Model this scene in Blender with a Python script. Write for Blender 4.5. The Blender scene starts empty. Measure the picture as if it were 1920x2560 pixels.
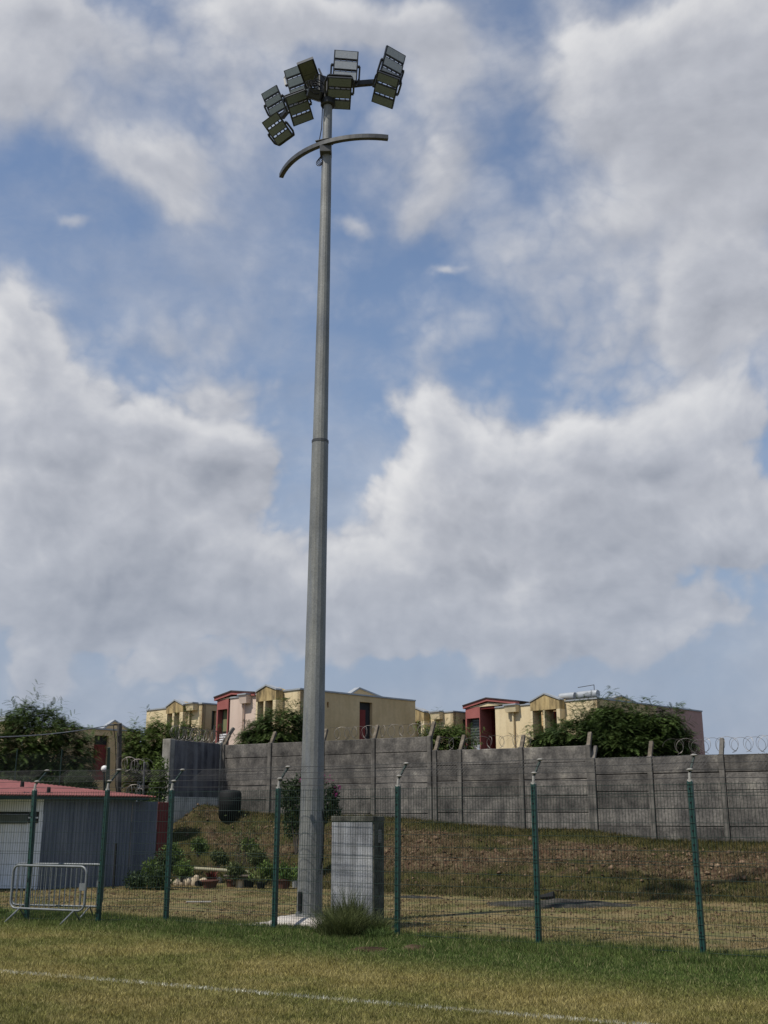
import bpy, bmesh, math, random
import numpy as np
from mathutils import Vector, Matrix

# ------------------------------------------------------------------ camera
S = bpy.context.scene
C = S.collection
R = math.radians
rnd = random.Random(7)
rng = np.random.default_rng(11)
TH = R(15.87); F = 2690.0; H = 1.9
cT, sT = math.cos(TH), math.sin(TH)
cam_d = bpy.data.cameras.new('camera'); cam = bpy.data.objects.new('camera', cam_d); C.objects.link(cam)
cam.location = (0, 0, H); cam.rotation_euler = (R(90) + TH, 0, 0)
cam_d.sensor_fit = 'AUTO'; cam_d.sensor_width = 36.0; cam_d.lens = 36.0 * F / 2560
cam_d.clip_end = 5000; cam_d.clip_start = 0.1
S.camera = cam
S.render.resolution_x = 768; S.render.resolution_y = 1024
S.view_settings.view_transform = 'Standard'; S.view_settings.look = 'None'
S.view_settings.exposure = 0.25; S.view_settings.gamma = 1.0
S.view_settings.use_curve_mapping = False

def ray(px, py):
    u = (px - 960) / F; v = (1280 - py) / F
    return Vector((u, cT - v * sT, sT + v * cT))
def W(px, py, D):
    return Vector((0, 0, H)) + ray(px, py) * D
def G(px, py, z=0.0):
    d = ray(px, py); return Vector((0, 0, H)) + d * ((z - H) / d.z)
def PL(px, py, P0, dh):
    """pixel -> (distance along dh, z) on the vertical plane through P0 with horizontal direction dh"""
    d = ray(px, py); n = (dh[1], -dh[0])
    t = (P0[0] * n[0] + P0[1] * n[1]) / (d.x * n[0] + d.y * n[1])
    x, y = d.x * t, d.y * t
    return ((x - P0[0]) * dh[0] + (y - P0[1]) * dh[1], H + d.z * t)

# ------------------------------------------------------------------ world: sky with clouds
SUN_EL, SUN_B = 58, 38
sv = Vector((-math.cos(R(SUN_EL)) * math.cos(R(SUN_B)), -math.cos(R(SUN_EL)) * math.sin(R(SUN_B)), math.sin(R(SUN_EL))))
wd = bpy.data.worlds.new('World'); S.world = wd; wd.use_nodes = True
nt = wd.node_tree; nt.nodes.clear()
def N(t, nt_=None, **k):
    n = (nt_ or nt).nodes.new(t)
    for a, b in k.items(): setattr(n, a, b)
    return n
def link(a, b, nt_=None): (nt_ or nt).links.new(a, b)
out = N('ShaderNodeOutputWorld'); bg = N('ShaderNodeBackground'); link(bg.outputs[0], out.inputs[0])
sky = N('ShaderNodeTexSky', sky_type='NISHITA'); sky.sun_disc = False
sky.sun_elevation = R(SUN_EL); sky.sun_rotation = math.atan2(sv.x, sv.y)
sky.air_density = 1.0; sky.dust_density = 0.3; sky.ozone_density = 3.0
tc = N('ShaderNodeTexCoord'); DIR = tc.outputs['Generated']
def vmath(op, a, b=None, c=None):
    n = N('ShaderNodeVectorMath', operation=op)
    for i, v in enumerate((a, b, c)):
        if v is None: continue
        if isinstance(v, tuple): n.inputs[i].default_value = v
        else: link(v, n.inputs[i])
    return n
def fmath(op, a, b=None, c=None, clamp=False):
    n = N('ShaderNodeMath', operation=op, use_clamp=clamp)
    for i, v in enumerate((a, b, c)):
        if v is None: continue
        if isinstance(v, (int, float)): n.inputs[i].default_value = v
        else: link(v, n.inputs[i])
    return n.outputs[0]
wn = N('ShaderNodeTexNoise'); wn.inputs['Scale'].default_value = 7; wn.inputs['Detail'].default_value = 5; wn.inputs['Roughness'].default_value = .55
link(DIR, wn.inputs['Vector'])
w1 = vmath('SUBTRACT', wn.outputs['Color'], (.5, .5, .5))
P = vmath('MULTIPLY_ADD', w1.outputs[0], (.09, 0, .09), DIR).outputs[0]
BL = [(60,1240,150,120,.7),(200,1300,190,80,.55),(1000,1390,330,75,.32),(1380,1330,260,90,.30),(60,760,110,90,.9),(170,930,230,120,1.1),(400,990,170,90,1.0),(200,1130,280,160,1.2),(40,960,140,180,.9),(500,1010,90,80,.6),
 (310,1240,90,60,.6),(70,1430,90,75,.85),(480,1210,120,80,.9),(430,1310,150,60,.75),(600,1330,180,100,.85),(370,1440,110,40,.7),(600,1430,150,50,.5),
 (940,930,75,70,.9),(900,1060,150,110,.9),(1080,1020,190,120,1.0),(1250,1000,150,120,.75),(1370,1080,230,160,1.1),(1150,1230,300,150,1.2),(830,1290,150,130,1.0),
 (1500,950,150,130,.75),(1610,1170,80,90,.6),(1100,1400,300,45,.5),(1330,160,230,150,1.1),(1560,110,200,180,1.0),(1500,300,190,110,.8),(1620,450,110,170,.8),
 (1430,440,160,130,.5),(1530,700,190,100,.8),(1230,560,110,200,.22),(790,60,220,85,.9),(950,110,90,90,.75),(580,60,150,80,.6),(520,190,110,120,.6),
 (110,60,210,100,.9),(60,220,140,110,.9),(330,350,130,70,.8),(400,440,100,45,.45),(940,380,90,110,.6),(890,480,50,60,.4),(160,508,45,18,.55),(765,482,45,18,.45),
 (970,576,25,12,.5),(450,820,140,50,.42),(1500,1310,110,45,.6),(1620,1350,120,60,.5),(330,1500,300,45,.2),(330,1180,160,100,.5),(60,650,70,60,.5),(20,700,80,90,.6),(250,1350,160,60,.4),(1350,560,260,170,.30),(1230,760,260,110,.24),(1560,560,120,140,.4),(560,640,340,60,.14),(850,330,120,120,.22),(330,190,140,120,.3),(1050,420,120,120,.25),(720,560,300,40,.12),(250,700,180,30,.22)]
acc = None; accv = None
k = 1920 / 1659
def du(px, py):
    d = ray(px, py); return d.normalized()
for (x, y, rx, ry, a) in BL:
    c0 = du(x * k, y * k); c1 = du((x + rx) * k, y * k); c2 = du(x * k, (y + ry) * k)
    ax = 1 / max(abs(c1.x - c0.x), 1e-3); az = 1 / max(abs(c2.z - c0.z), 1e-3)
    q = vmath('MULTIPLY_ADD', P, (ax, 0, az), (-c0.x * ax, 0, -c0.z * az)).outputs[0]
    r2 = vmath('DOT_PRODUCT', q, q).outputs['Value']
    g = fmath('POWER', .3679, r2)
    acc = fmath('MULTIPLY_ADD', g, a, acc if acc is not None else 0.0)
    lq = vmath('DOT_PRODUCT', q, (-.35 * a, 0, .75 * a)).outputs['Value']
    accv = fmath('MULTIPLY_ADD', g, lq, accv if accv is not None else 0.0)
fb = N('ShaderNodeTexNoise'); fb.inputs['Scale'].default_value = 5.5; fb.inputs['Detail'].default_value = 9; fb.inputs['Roughness'].default_value = .56; fb.inputs['Distortion'].default_value = .3
st = vmath('MULTIPLY', DIR, (1, 1, 1.35)).outputs[0]; link(st, fb.inputs['Vector'])
fb2 = N('ShaderNodeTexNoise'); fb2.inputs['Scale'].default_value = 5.5; fb2.inputs['Detail'].default_value = 9; fb2.inputs['Roughness'].default_value = .56; fb2.inputs['Distortion'].default_value = .3
st2 = vmath('ADD', st, (-.012, 0, .022)).outputs[0]; link(st2, fb2.inputs['Vector'])
fbm = fmath('SUBTRACT', fb.outputs['Fac'], .5)
fc = N('ShaderNodeTexNoise'); fc.inputs['Scale'].default_value = 17; fc.inputs['Detail'].default_value = 6; fc.inputs['Roughness'].default_value = .6; link(DIR, fc.inputs['Vector'])
fine = fmath('SUBTRACT', fc.outputs['Fac'], .5)
sepd = N('ShaderNodeSeparateXYZ'); link(DIR, sepd.inputs[0])
warp2 = vmath('MULTIPLY_ADD', w1.outputs[0], (.05, .05, .05), DIR).outputs[0]
def billow(vec):
    tot = None
    for sc_, am_ in ((7.0, .5), (15.0, .30), (33.0, .17), (70.0, .09)):
        z_ = N('ShaderNodeTexNoise', normalize=False); z_.inputs['Scale'].default_value = sc_; z_.inputs['Detail'].default_value = 0.0; link(vec, z_.inputs['Vector'])
        ab = fmath('ABSOLUTE', z_.outputs['Fac']); tot = fmath('MULTIPLY_ADD', ab, am_, tot if tot is not None else -.26)
    return tot
bil = billow(warp2); bil2 = billow(vmath('ADD', warp2, (-.010, 0, .018)).outputs[0])
puff = N('ShaderNodeMapRange', interpolation_type='SMOOTHSTEP'); link(sepd.outputs['Z'], puff.inputs['Value'])
for i_, v_ in enumerate((.30, .50, 1.6, .9)): puff.inputs[i_ + 1].default_value = v_
dens = fmath('MULTIPLY_ADD', fine, .35, fmath('MULTIPLY_ADD', fbm, 1.25, acc))
dens = fmath('ADD', dens, fmath('MULTIPLY', bil, puff.outputs[0]))
soft = N('ShaderNodeMapRange', interpolation_type='SMOOTHSTEP'); soft.inputs['From Min'].default_value = .30; soft.inputs['From Max'].default_value = .46; soft.inputs['To Min'].default_value = .16; soft.inputs['To Max'].default_value = .42
link(sepd.outputs['Z'], soft.inputs['Value'])
mr = N('ShaderNodeMapRange', interpolation_type='SMOOTHSTEP'); link(fmath('SUBTRACT', .44, soft.outputs[0]), mr.inputs['From Min']); link(fmath('ADD', .44, soft.outputs[0]), mr.inputs['From Max'])
link(dens, mr.inputs['Value'])
vn = N('ShaderNodeTexNoise'); vn.inputs['Scale'].default_value = 3.2; vn.inputs['Detail'].default_value = 7; vn.inputs['Roughness'].default_value = .6; link(vmath('MULTIPLY', warp2, (1, 1, 1.8)).outputs[0], vn.inputs['Vector'])
vl = N('ShaderNodeMapRange', interpolation_type='SMOOTHSTEP'); link(vn.outputs['Fac'], vl.inputs['Value'])
for i_, v_ in enumerate((.40, .68, .04, .44)): vl.inputs[i_ + 1].default_value = v_
hv = N('ShaderNodeMapRange', interpolation_type='SMOOTHSTEP'); link(sepd.outputs['Z'], hv.inputs['Value'])
for i_, v_ in enumerate((.08, .32, .20, 0.0)): hv.inputs[i_ + 1].default_value = v_
keep = fmath('MULTIPLY', fmath('SUBTRACT', 1.0, vl.outputs[0]), fmath('SUBTRACT', 1.0, hv.outputs[0]))
cover = fmath('SUBTRACT', 1.0, fmath('MULTIPLY', fmath('MULTIPLY_ADD', mr.outputs[0], -.88, 1.0), keep))
# brightness: lit towards the upper left, grey in the thick middle and underneath
diff = fmath('SUBTRACT', fb.outputs['Fac'], fb2.outputs['Fac'])
b0 = fmath('MULTIPLY_ADD', diff, 1.2, .60)
def sstep(v, a, b_):
    n = N('ShaderNodeMapRange', interpolation_type='SMOOTHSTEP'); n.inputs['From Min'].default_value = a; n.inputs['From Max'].default_value = b_; link(v, n.inputs['Value']); return n.outputs[0]
rim = fmath('MULTIPLY', fmath('MULTIPLY', sstep(dens, .45, .85), fmath('SUBTRACT', 1.0, sstep(dens, .8, 1.6))), sstep(accv, -.05, .35))
b1 = fmath('MULTIPLY_ADD', rim, .17, fmath('MULTIPLY_ADD', accv, .27, fmath('MULTIPLY_ADD', fine, .20, fmath('MULTIPLY_ADD', fmath('SUBTRACT', bil, bil2), fmath('MULTIPLY', puff.outputs[0], .50), b0))))
thick = fmath('MAXIMUM', fmath('SUBTRACT', dens, .9), 0)
bri = fmath('MULTIPLY_ADD', thick, -.13, b1, clamp=True)
cr = N('ShaderNodeValToRGB'); link(bri, cr.inputs[0])
CL = 1.0
cr.color_ramp.elements[0].position = .15; cr.color_ramp.elements[0].color = (.25, .265, .305, 1)
cr.color_ramp.elements[1].position = 1.0; cr.color_ramp.elements[1].color = (.66, .655, .655, 1)
e = cr.color_ramp.elements.new(.6); e.color = (.43, .44, .475, 1)
cs_ = vmath('SCALE', cr.outputs[0]); cs_.inputs['Scale'].default_value = 10.0
skc0 = vmath('MULTIPLY', sky.outputs[0], (1.13, 1.10, 1.09)).outputs[0]
hz = N('ShaderNodeMapRange', interpolation_type='SMOOTHSTEP'); link(sepd.outputs['Z'], hz.inputs['Value'])
for i_, v_ in enumerate((.02, .55, .92, .12)): hz.inputs[i_ + 1].default_value = v_
hm = N('ShaderNodeMix', data_type='RGBA'); link(hz.outputs[0], hm.inputs[0]); link(skc0, hm.inputs[6]); hm.inputs[7].default_value = (2.15, 2.85, 4.0, 1)
skc = hm.outputs[2]
mx = N('ShaderNodeMix', data_type='RGBA'); link(cover, mx.inputs[0]); link(skc, mx.inputs[6]); link(cs_.outputs[0], mx.inputs[7])
hz2 = N('ShaderNodeMapRange', interpolation_type='SMOOTHSTEP'); link(sepd.outputs['Z'], hz2.inputs['Value'])
for i_, v_ in enumerate((.03, .30, .55, 0.0)): hz2.inputs[i_ + 1].default_value = v_
hm2 = N('ShaderNodeMix', data_type='RGBA'); link(hz2.outputs[0], hm2.inputs[0]); link(mx.outputs[2], hm2.inputs[6]); hm2.inputs[7].default_value = (2.55, 3.05, 3.95, 1)
link(hm2.outputs[2], bg.inputs['Color']); bg.inputs['Strength'].default_value = 0.10

sun_d = bpy.data.lights.new('sun', 'SUN'); sun = bpy.data.objects.new('sun', sun_d); C.objects.link(sun)
sun_d.energy = 3.7; sun_d.angle = R(0.8); sun_d.color = (1, .94, .84)
sun.rotation_euler = (-sv).to_track_quat('-Z', 'Y').to_euler()

# ------------------------------------------------------------------ mesh helper
class MB:
    def __init__(s): s.v = []; s.f = []
    def add(s, vs, fs):
        n = len(s.v); s.v += [tuple(v) for v in vs]; s.f += [tuple(i + n for i in f) for f in fs]; return s
    def box(s, c, size, M=None):
        hx, hy, hz = size[0] / 2, size[1] / 2, size[2] / 2; c = Vector(c)
        vs = [Vector((x, y, z)) for z in (-hz, hz) for y in (-hy, hy) for x in (-hx, hx)]
        if M is not None: vs = [M @ v for v in vs]
        return s.add([v + c for v in vs], [(0,2,3,1),(4,5,7,6),(0,1,5,4),(2,6,7,3),(0,4,6,2),(1,3,7,5)])
    def fr(s, O, a, b, c, ra, rb, rc):
        """box in frame: origin O, axes a,b,c, ranges"""
        vs = [O + a * x + b * y + c * z for z in rc for y in rb for x in ra]
        return s.add(vs, [(0,2,3,1),(4,5,7,6),(0,1,5,4),(2,6,7,3),(0,4,6,2),(1,3,7,5)])
    def prism(s, pts, off):
        """polygon pts extruded by vector off"""
        n = len(pts); off = Vector(off)
        vs = [Vector(p) for p in pts] + [Vector(p) + off for p in pts]
        return s.add(vs, [tuple(range(n)), tuple(range(2 * n - 1, n - 1, -1))] + [(i, i + n, (i + 1) % n + n, (i + 1) % n) for i in range(n)])
    def tube(s, pts, r, n=6, caps=True, up=None, phase=0):
        pts = [Vector(p) for p in pts]; rs = r if isinstance(r, (list, tuple)) else [r] * len(pts)
        base = len(s.v); prev = None
        for i, p in enumerate(pts):
            a = pts[max(i - 1, 0)]; b = pts[min(i + 1, len(pts) - 1)]; t = (b - a).normalized()
            if prev is None:
                u = Vector(up) if up else (Vector((0, 0, 1)) if abs(t.z) < .9 else Vector((1, 0, 0)))
            else: u = prev
            w = t.cross(u).normalized(); u = w.cross(t).normalized(); prev = u
            for j in range(n):
                an = 2 * math.pi * j / n + phase
                s.v.append(tuple(p + (w * math.cos(an) + u * math.sin(an)) * rs[i]))
        m = len(pts)
        for i in range(m - 1):
            for j in range(n):
                a = base + i * n + j; b = base + i * n + (j + 1) % n
                s.f.append((a, b, b + n, a + n))
        if caps:
            s.f.append(tuple(base + j for j in range(n - 1, -1, -1))); s.f.append(tuple(base + (m - 1) * n + j for j in range(n)))
        return s
    def rod(s, a, b, w, h=None, up=(0, 0, 1)):
        """rectangular bar from a to b"""
        a = Vector(a); b = Vector(b); t = (b - a); L = t.length; t.normalize(); u = Vector(up)
        if abs(t.dot(u)) > .97: u = Vector((1, 0, 0))
        x = t.cross(u).normalized(); u = x.cross(t).normalized(); h = h or w
        return s.fr(a, t, x, u, (0, L), (-w / 2, w / 2), (-h / 2, h / 2))
    def build(s, name, m, parent=None, smooth=False, bevel=0):
        o_ = Vector(parent.get('_o', (0, 0, 0))) if parent else Vector((0, 0, 0))
        me = bpy.data.meshes.new(name); me.from_pydata([tuple(Vector(v) - o_) for v in s.v], [], s.f); me.update()
        if m: me.materials.append(m)
        bm = bmesh.new(); bm.from_mesh(me); bmesh.ops.recalc_face_normals(bm, faces=bm.faces)
        if bevel: bmesh.ops.bevel(bm, geom=bm.edges[:], offset=bevel, segments=1, affect='EDGES', clamp_overlap=True)
        bm.to_mesh(me); bm.free()
        if smooth: me.polygons.foreach_set('use_smooth', [True] * len(me.polygons))
        o = bpy.data.objects.new(name, me); C.objects.link(o)
        if parent: o.parent = parent; o['_o'] = tuple(o_)
        else: o['_o'] = (0.0, 0.0, 0.0)
        return o
def npmesh(name, V, Fc, m, parent=None, var=None, origin=None):
    """V (n,3), Fc (m,3|4) arrays -> object; var per-vertex float attribute"""
    if parent is not None: V = V - np.array(parent['_o'])
    me = bpy.data.meshes.new(name); k_ = Fc.shape[1]
    me.vertices.add(len(V)); me.vertices.foreach_set('co', V.astype(np.float32).ravel())
    me.loops.add(Fc.size); me.loops.foreach_set('vertex_index', Fc.astype(np.int32).ravel())
    me.polygons.add(len(Fc)); me.polygons.foreach_set('loop_start', np.arange(0, Fc.size, k_, dtype=np.int32))
    me.polygons.foreach_set('loop_total', np.full(len(Fc), k_, dtype=np.int32))
    me.update(calc_edges=True)
    if var is not None:
        at = me.attributes.new('var', 'FLOAT', 'POINT'); at.data.foreach_set('value', var.astype(np.float32))
    me.materials.append(m)
    o = bpy.data.objects.new(name, me); C.objects.link(o); o['_o'] = (0.0, 0.0, 0.0)
    if parent is not None: o.parent = parent; o['_o'] = tuple(parent['_o'])
    return o
def thing(name, label, cat, loc=(0, 0, 0), group=None):
    o = bpy.data.objects.new(name, None); C.objects.link(o); o.location = loc; o['_o'] = tuple(loc)
    o['label'] = label; o['category'] = cat
    if group: o['group'] = group
    return o
def tag(o, label, cat, group=None, kind=None):
    if label: o['label'] = label
    if cat: o['category'] = cat
    if group: o['group'] = group
    if kind: o['kind'] = kind
    return o
def stuff(o): o['kind'] = 'stuff'; return o
def struct(o): o['kind'] = 'structure'; return o

# ------------------------------------------------------------------ materials
def material(name, cols, rough=.8, scale=3.0, metal=0.0, stretch=(1, 1, 1), bump=.0, bscale=40, detail=6, spec=.3,
             streak=0.0, scol=(.03, .03, .03), sscale=6.0, fine=0.0, var=False, trans=0.0, ramp=(.3, .7), coords='P', fscale=60, objvar=0.0):
    m = bpy.data.materials.new(name); m.use_nodes = True; t = m.node_tree; b = t.nodes['Principled BSDF']
    def n(ty, **k):
        x = t.nodes.new(ty)
        for a, c in k.items(): setattr(x, a, c)
        return x
    l = t.links.new
    geo = n('ShaderNodeNewGeometry'); pos = geo.outputs['Position']
    if coords == 'O': pos = n('ShaderNodeTexCoord').outputs['Object']
    mp = n('ShaderNodeVectorMath', operation='MULTIPLY'); mp.inputs[1].default_value = stretch; l(pos, mp.inputs[0])
    nz = n('ShaderNodeTexNoise'); nz.inputs['Scale'].default_value = scale; nz.inputs['Detail'].default_value = detail; nz.inputs['Roughness'].default_value = .6
    l(mp.outputs[0], nz.inputs['Vector'])
    rp = n('ShaderNodeValToRGB'); l(nz.outputs['Fac'], rp.inputs[0])
    els = rp.color_ramp.elements
    for i, c in enumerate(cols):
        p = ramp[0] + (ramp[1] - ramp[0]) * i / max(len(cols) - 1, 1)
        if i < 2: el = els[i]; el.position = p
        else: el = els.new(p)
        el.color = (*c, 1)
    if len(cols) == 1: els[1].color = (*cols[0], 1)
    col = rp.outputs[0]
    def mix(fac, a, bb, bt='MIX'):
        x = n('ShaderNodeMix', data_type='RGBA', blend_type=bt)
        if isinstance(fac, float): x.inputs[0].default_value = fac
        else: l(fac, x.inputs[0])
        for i, v in ((6, a), (7, bb)):
            if isinstance(v, tuple): x.inputs[i].default_value = (*v, 1)
            else: l(v, x.inputs[i])
        return x.outputs[2]
    if streak:
        m2 = n('ShaderNodeVectorMath', operation='MULTIPLY'); m2.inputs[1].default_value = (1, 1, .09); l(pos, m2.inputs[0])
        z2 = n('ShaderNodeTexNoise'); z2.inputs['Scale'].default_value = sscale; z2.inputs['Detail'].default_value = 5; l(m2.outputs[0], z2.inputs['Vector'])
        r2 = n('ShaderNodeMapRange'); r2.inputs['From Min'].default_value = .46; r2.inputs['From Max'].default_value = .72; r2.inputs['To Max'].default_value = streak; l(z2.outputs['Fac'], r2.inputs[0])
        col = mix(r2.outputs[0], col, scol)
    if fine:
        z3 = n('ShaderNodeTexNoise'); z3.inputs['Scale'].default_value = fscale; z3.inputs['Detail'].default_value = 3; l(pos, z3.inputs['Vector'])
        r3 = n('ShaderNodeMapRange'); r3.inputs['From Min'].default_value = .25; r3.inputs['From Max'].default_value = .75
        r3.inputs['To Min'].default_value = 1 - fine; r3.inputs['To Max'].default_value = 1 + fine; l(z3.outputs['Fac'], r3.inputs[0])
        sc = n('ShaderNodeVectorMath', operation='SCALE'); l(col, sc.inputs[0]); l(r3.outputs[0], sc.inputs['Scale']); col = sc.outputs[0]
    if objvar:
        oi = n('ShaderNodeObjectInfo'); r5 = n('ShaderNodeMapRange'); r5.inputs['To Min'].default_value = 1 - objvar; r5.inputs['To Max'].default_value = 1 + objvar; l(oi.outputs['Random'], r5.inputs[0])
        sc = n('ShaderNodeVectorMath', operation='SCALE'); l(col, sc.inputs[0]); l(r5.outputs[0], sc.inputs['Scale']); col = sc.outputs[0]
    if var:
        at = n('ShaderNodeAttribute', attribute_name='var')
        r4 = n('ShaderNodeMapRange'); r4.inputs['To Min'].default_value = .55; r4.inputs['To Max'].default_value = 1.5; l(at.outputs['Fac'], r4.inputs[0])
        sc = n('ShaderNodeVectorMath', operation='SCALE'); l(col, sc.inputs[0]); l(r4.outputs[0], sc.inputs['Scale']); col = sc.outputs[0]
    l(col, b.inputs['Base Color']); b.inputs['Roughness'].default_value = rough; b.inputs['Metallic'].default_value = metal
    b.inputs['Specular IOR Level'].default_value = spec
    if bump:
        zb = n('ShaderNodeTexNoise'); zb.inputs['Scale'].default_value = bscale; zb.inputs['Detail'].default_value = 4; l(pos, zb.inputs['Vector'])
        bp = n('ShaderNodeBump'); bp.inputs['Strength'].default_value = bump; bp.inputs['Distance'].default_value = .02; l(zb.outputs['Fac'], bp.inputs['Height']); l(bp.outputs[0], b.inputs['Normal'])
    if trans:
        tr = n('ShaderNodeBsdfTranslucent'); l(col, tr.inputs['Color']); ms = n('ShaderNodeMixShader'); ms.inputs[0].default_value = trans
        l(b.outputs[0], ms.inputs[1]); l(tr.outputs[0], ms.inputs[2]); l(ms.outputs[0], t.nodes['Material Output'].inputs[0])
    return m

M = {}
M['wall'] = material('old_concrete', [(.045, .043, .041), (.098, .092, .085), (.155, .144, .13), (.25, .232, .20)], .95, 2.0, bump=.6, bscale=25, streak=.65, scol=(.045, .043, .042), sscale=2.6, fine=.22, fscale=16, spec=.1, objvar=.28, ramp=(.28, .74))
M['wallpost'] = material('concrete_post', [(.07, .066, .062), (.13, .122, .11), (.2, .185, .165)], .95, 3, bump=.4, streak=.5, scol=(.04, .038, .036), fine=.2, spec=.1)
M['wallarm'] = material('rust_stained_concrete', [(.07, .062, .052), (.13, .11, .085), (.21, .185, .15)], .95, 6, bump=.4, fine=.25, spec=.1)
M['retwall'] = material('dark_stained_concrete', [(.045, .045, .052), (.085, .083, .09), (.16, .155, .15)], .95, 1.2, bump=.5, streak=.9, scol=(.20, .20, .205), sscale=4.5, fine=.2, spec=.1)
M['limecon'] = material('pale_concrete', [(.12, .115, .105), (.28, .27, .24), (.42, .40, .36)], .95, 1.5, bump=.4, streak=.5, scol=(.06, .055, .05), sscale=4, fine=.2, spec=.1)
M['foot'] = material('limewashed_footing', [(.30, .29, .27), (.50, .49, .46), (.62, .60, .56)], .95, 1.5, bump=.3, streak=.5, scol=(.12, .11, .10), sscale=4, fine=.15, spec=.1)
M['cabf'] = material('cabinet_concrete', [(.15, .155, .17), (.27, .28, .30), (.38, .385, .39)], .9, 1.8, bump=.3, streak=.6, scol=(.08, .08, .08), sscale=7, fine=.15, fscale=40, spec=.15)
M['cab_top_shade'] = material('mottled_shaded_concrete', [(.03, .03, .026), (.07, .07, .06), (.13, .13, .11)], .95, 5, bump=.4, fine=.2, spec=.1)  # mottled dark cap; on the cabinet side it stands in for shade
M['galv'] = material('galvanised_steel', [(.125, .128, .126), (.187, .19, .182), (.25, .252, .238)], .55, 2.2, metal=.25, bump=.1, bscale=60, streak=.5, scol=(.13, .15, .185), sscale=9, fine=.18, fscale=32, spec=.4, stretch=(1, 1, .5))
M['galvb'] = material('galvanised_tube', [(.13, .142, .147), (.205, .22, .225)], .5, 8, metal=.3, fine=.12, spec=.4)
M['steel'] = material('dull_steel', [(.055, .057, .06), (.095, .098, .10)], .5, 6, metal=.4, fine=.1)
M['lampbody'] = material('lamp_housing', [(.022, .024, .026), (.036, .038, .04)], .45, 8, metal=.4, spec=.4)
M['led_lit'] = material('sky_lit_lens', [(.24, .26, .28), (.33, .35, .37)], .25, 30, spec=.8, fine=.15, fscale=90)  # lighter lens copy, sky light on the steeper upper faces put into colour
M['led'] = material('led_lens', [(.10, .125, .128), (.15, .178, .18)], .35, 30, spec=.5, fine=.25, fscale=90)
M['olive'] = material('olive_lens', [(.075, .08, .05), (.105, .11, .07)], .4, 10, spec=.4, fine=.2)
M['fgreen'] = material('green_paint', [(.007, .034, .029), (.012, .050, .042)], .4, 5, fine=.15, spec=.5)
M['wire'] = material('green_wire', [(.004, .018, .013), (.008, .026, .018)], .5, 3, spec=.4)
M['barb'] = material('weathered_wire', [(.03, .032, .034), (.06, .06, .06)], .6, 10, metal=.3)
M['razor'] = material('razor_tape', [(.13, .12, .11), (.22, .20, .18)], .5, 6, metal=.4)
M['insul'] = material('pale_cap', [(.20, .195, .18), (.32, .31, .285)], .7, 20, fine=.15)
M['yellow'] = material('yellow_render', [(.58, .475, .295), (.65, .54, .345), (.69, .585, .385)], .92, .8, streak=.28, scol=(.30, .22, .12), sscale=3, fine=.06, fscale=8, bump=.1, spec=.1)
M['yellow_shade'] = material('shaded_yellow_render', [(.56, .415, .225), (.62, .465, .265), (.66, .505, .295)], .92, .8, streak=.25, scol=(.28, .2, .11), sscale=3, fine=.06, fscale=8, spec=.1)  # deeper copy of the yellow, weaker light on side walls put into colour
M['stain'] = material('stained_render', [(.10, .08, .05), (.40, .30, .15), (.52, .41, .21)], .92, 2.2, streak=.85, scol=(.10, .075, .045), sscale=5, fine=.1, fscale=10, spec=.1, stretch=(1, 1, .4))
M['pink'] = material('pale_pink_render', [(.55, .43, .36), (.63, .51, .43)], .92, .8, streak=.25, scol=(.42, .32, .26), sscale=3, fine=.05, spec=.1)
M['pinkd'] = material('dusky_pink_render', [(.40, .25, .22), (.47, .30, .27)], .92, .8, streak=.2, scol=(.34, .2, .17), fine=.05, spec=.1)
M['red'] = material('red_render', [(.27, .09, .082), (.335, .12, .108)], .9, 1.5, fine=.08, spec=.15)
M['redd'] = material('maroon_door', [(.17, .035, .032), (.22, .05, .045)], .85, 2, fine=.08, spec=.15)
M['cope'] = material('metal_coping', [(.30, .32, .34), (.40, .42, .44)], .5, 2, metal=.3)
M['dark'] = material('dark_recess', [(.02, .02, .022), (.035, .033, .035)], .7, 4)
M['glass'] = material('window_glass', [(.03, .045, .04), (.06, .08, .065)], .15, 3, spec=.6)
M['shutter'] = material('grey_shutter', [(.07, .085, .08), (.12, .13, .12)], .7, 4)
M['white'] = material('white_paint', [(.60, .61, .62), (.72, .73, .74)], .6, 3, fine=.06)
M['curtain'] = material('green_curtain', [(.14, .15, .075), (.20, .20, .10)], .9, 6, stretch=(4, 4, .3))
M['roofr'] = material('red_sheet_roof', [(.155, .050, .044), (.21, .070, .060)], .55, 1.5, fine=.12, fscale=12, spec=.3)
M['roofd'] = material('dark_tile', [(.035, .028, .03), (.07, .05, .045)], .8, 3)
M['shedw'] = material('white_sheet', [(.66, .68, .72), (.76, .78, .80)], .6, 1.5, streak=.3, scol=(.25, .24, .22), sscale=5, fine=.06)
M['shedg'] = material('grey_sheet', [(.075, .088, .118), (.115, .13, .162), (.17, .18, .21)], .6, 1.2, streak=.45, scol=(.24, .25, .28), sscale=6, fine=.08, stretch=(1, 1, .25))
M['dkgreen'] = material('dark_green', [(.015, .035, .03), (.03, .05, .045)], .7, 2)
M['brick'] = material('red_board', [(.12, .028, .025), (.18, .045, .04)], .85, 3, fine=.15)
M['black'] = material('black_plastic', [(.005, .005, .006), (.011, .011, .013)], .75, 3)
M['chalk'] = material('pad_concrete', [(.30, .27, .24), (.45, .42, .38), (.55, .51, .47)], .9, 3, bump=.3, fine=.15, spec=.1)
M['terra'] = material('terracotta', [(.07, .03, .022), (.12, .052, .036)], .9, 6, fine=.15)
M['rock'] = material('pale_rock', [(.24, .19, .12), (.42, .35, .25), (.55, .48, .37)], .95, 8, bump=.6, fine=.2)
M['pvc'] = material('old_pvc', [(.20, .19, .12), (.32, .30, .20)], .6, 5, fine=.1)
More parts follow.
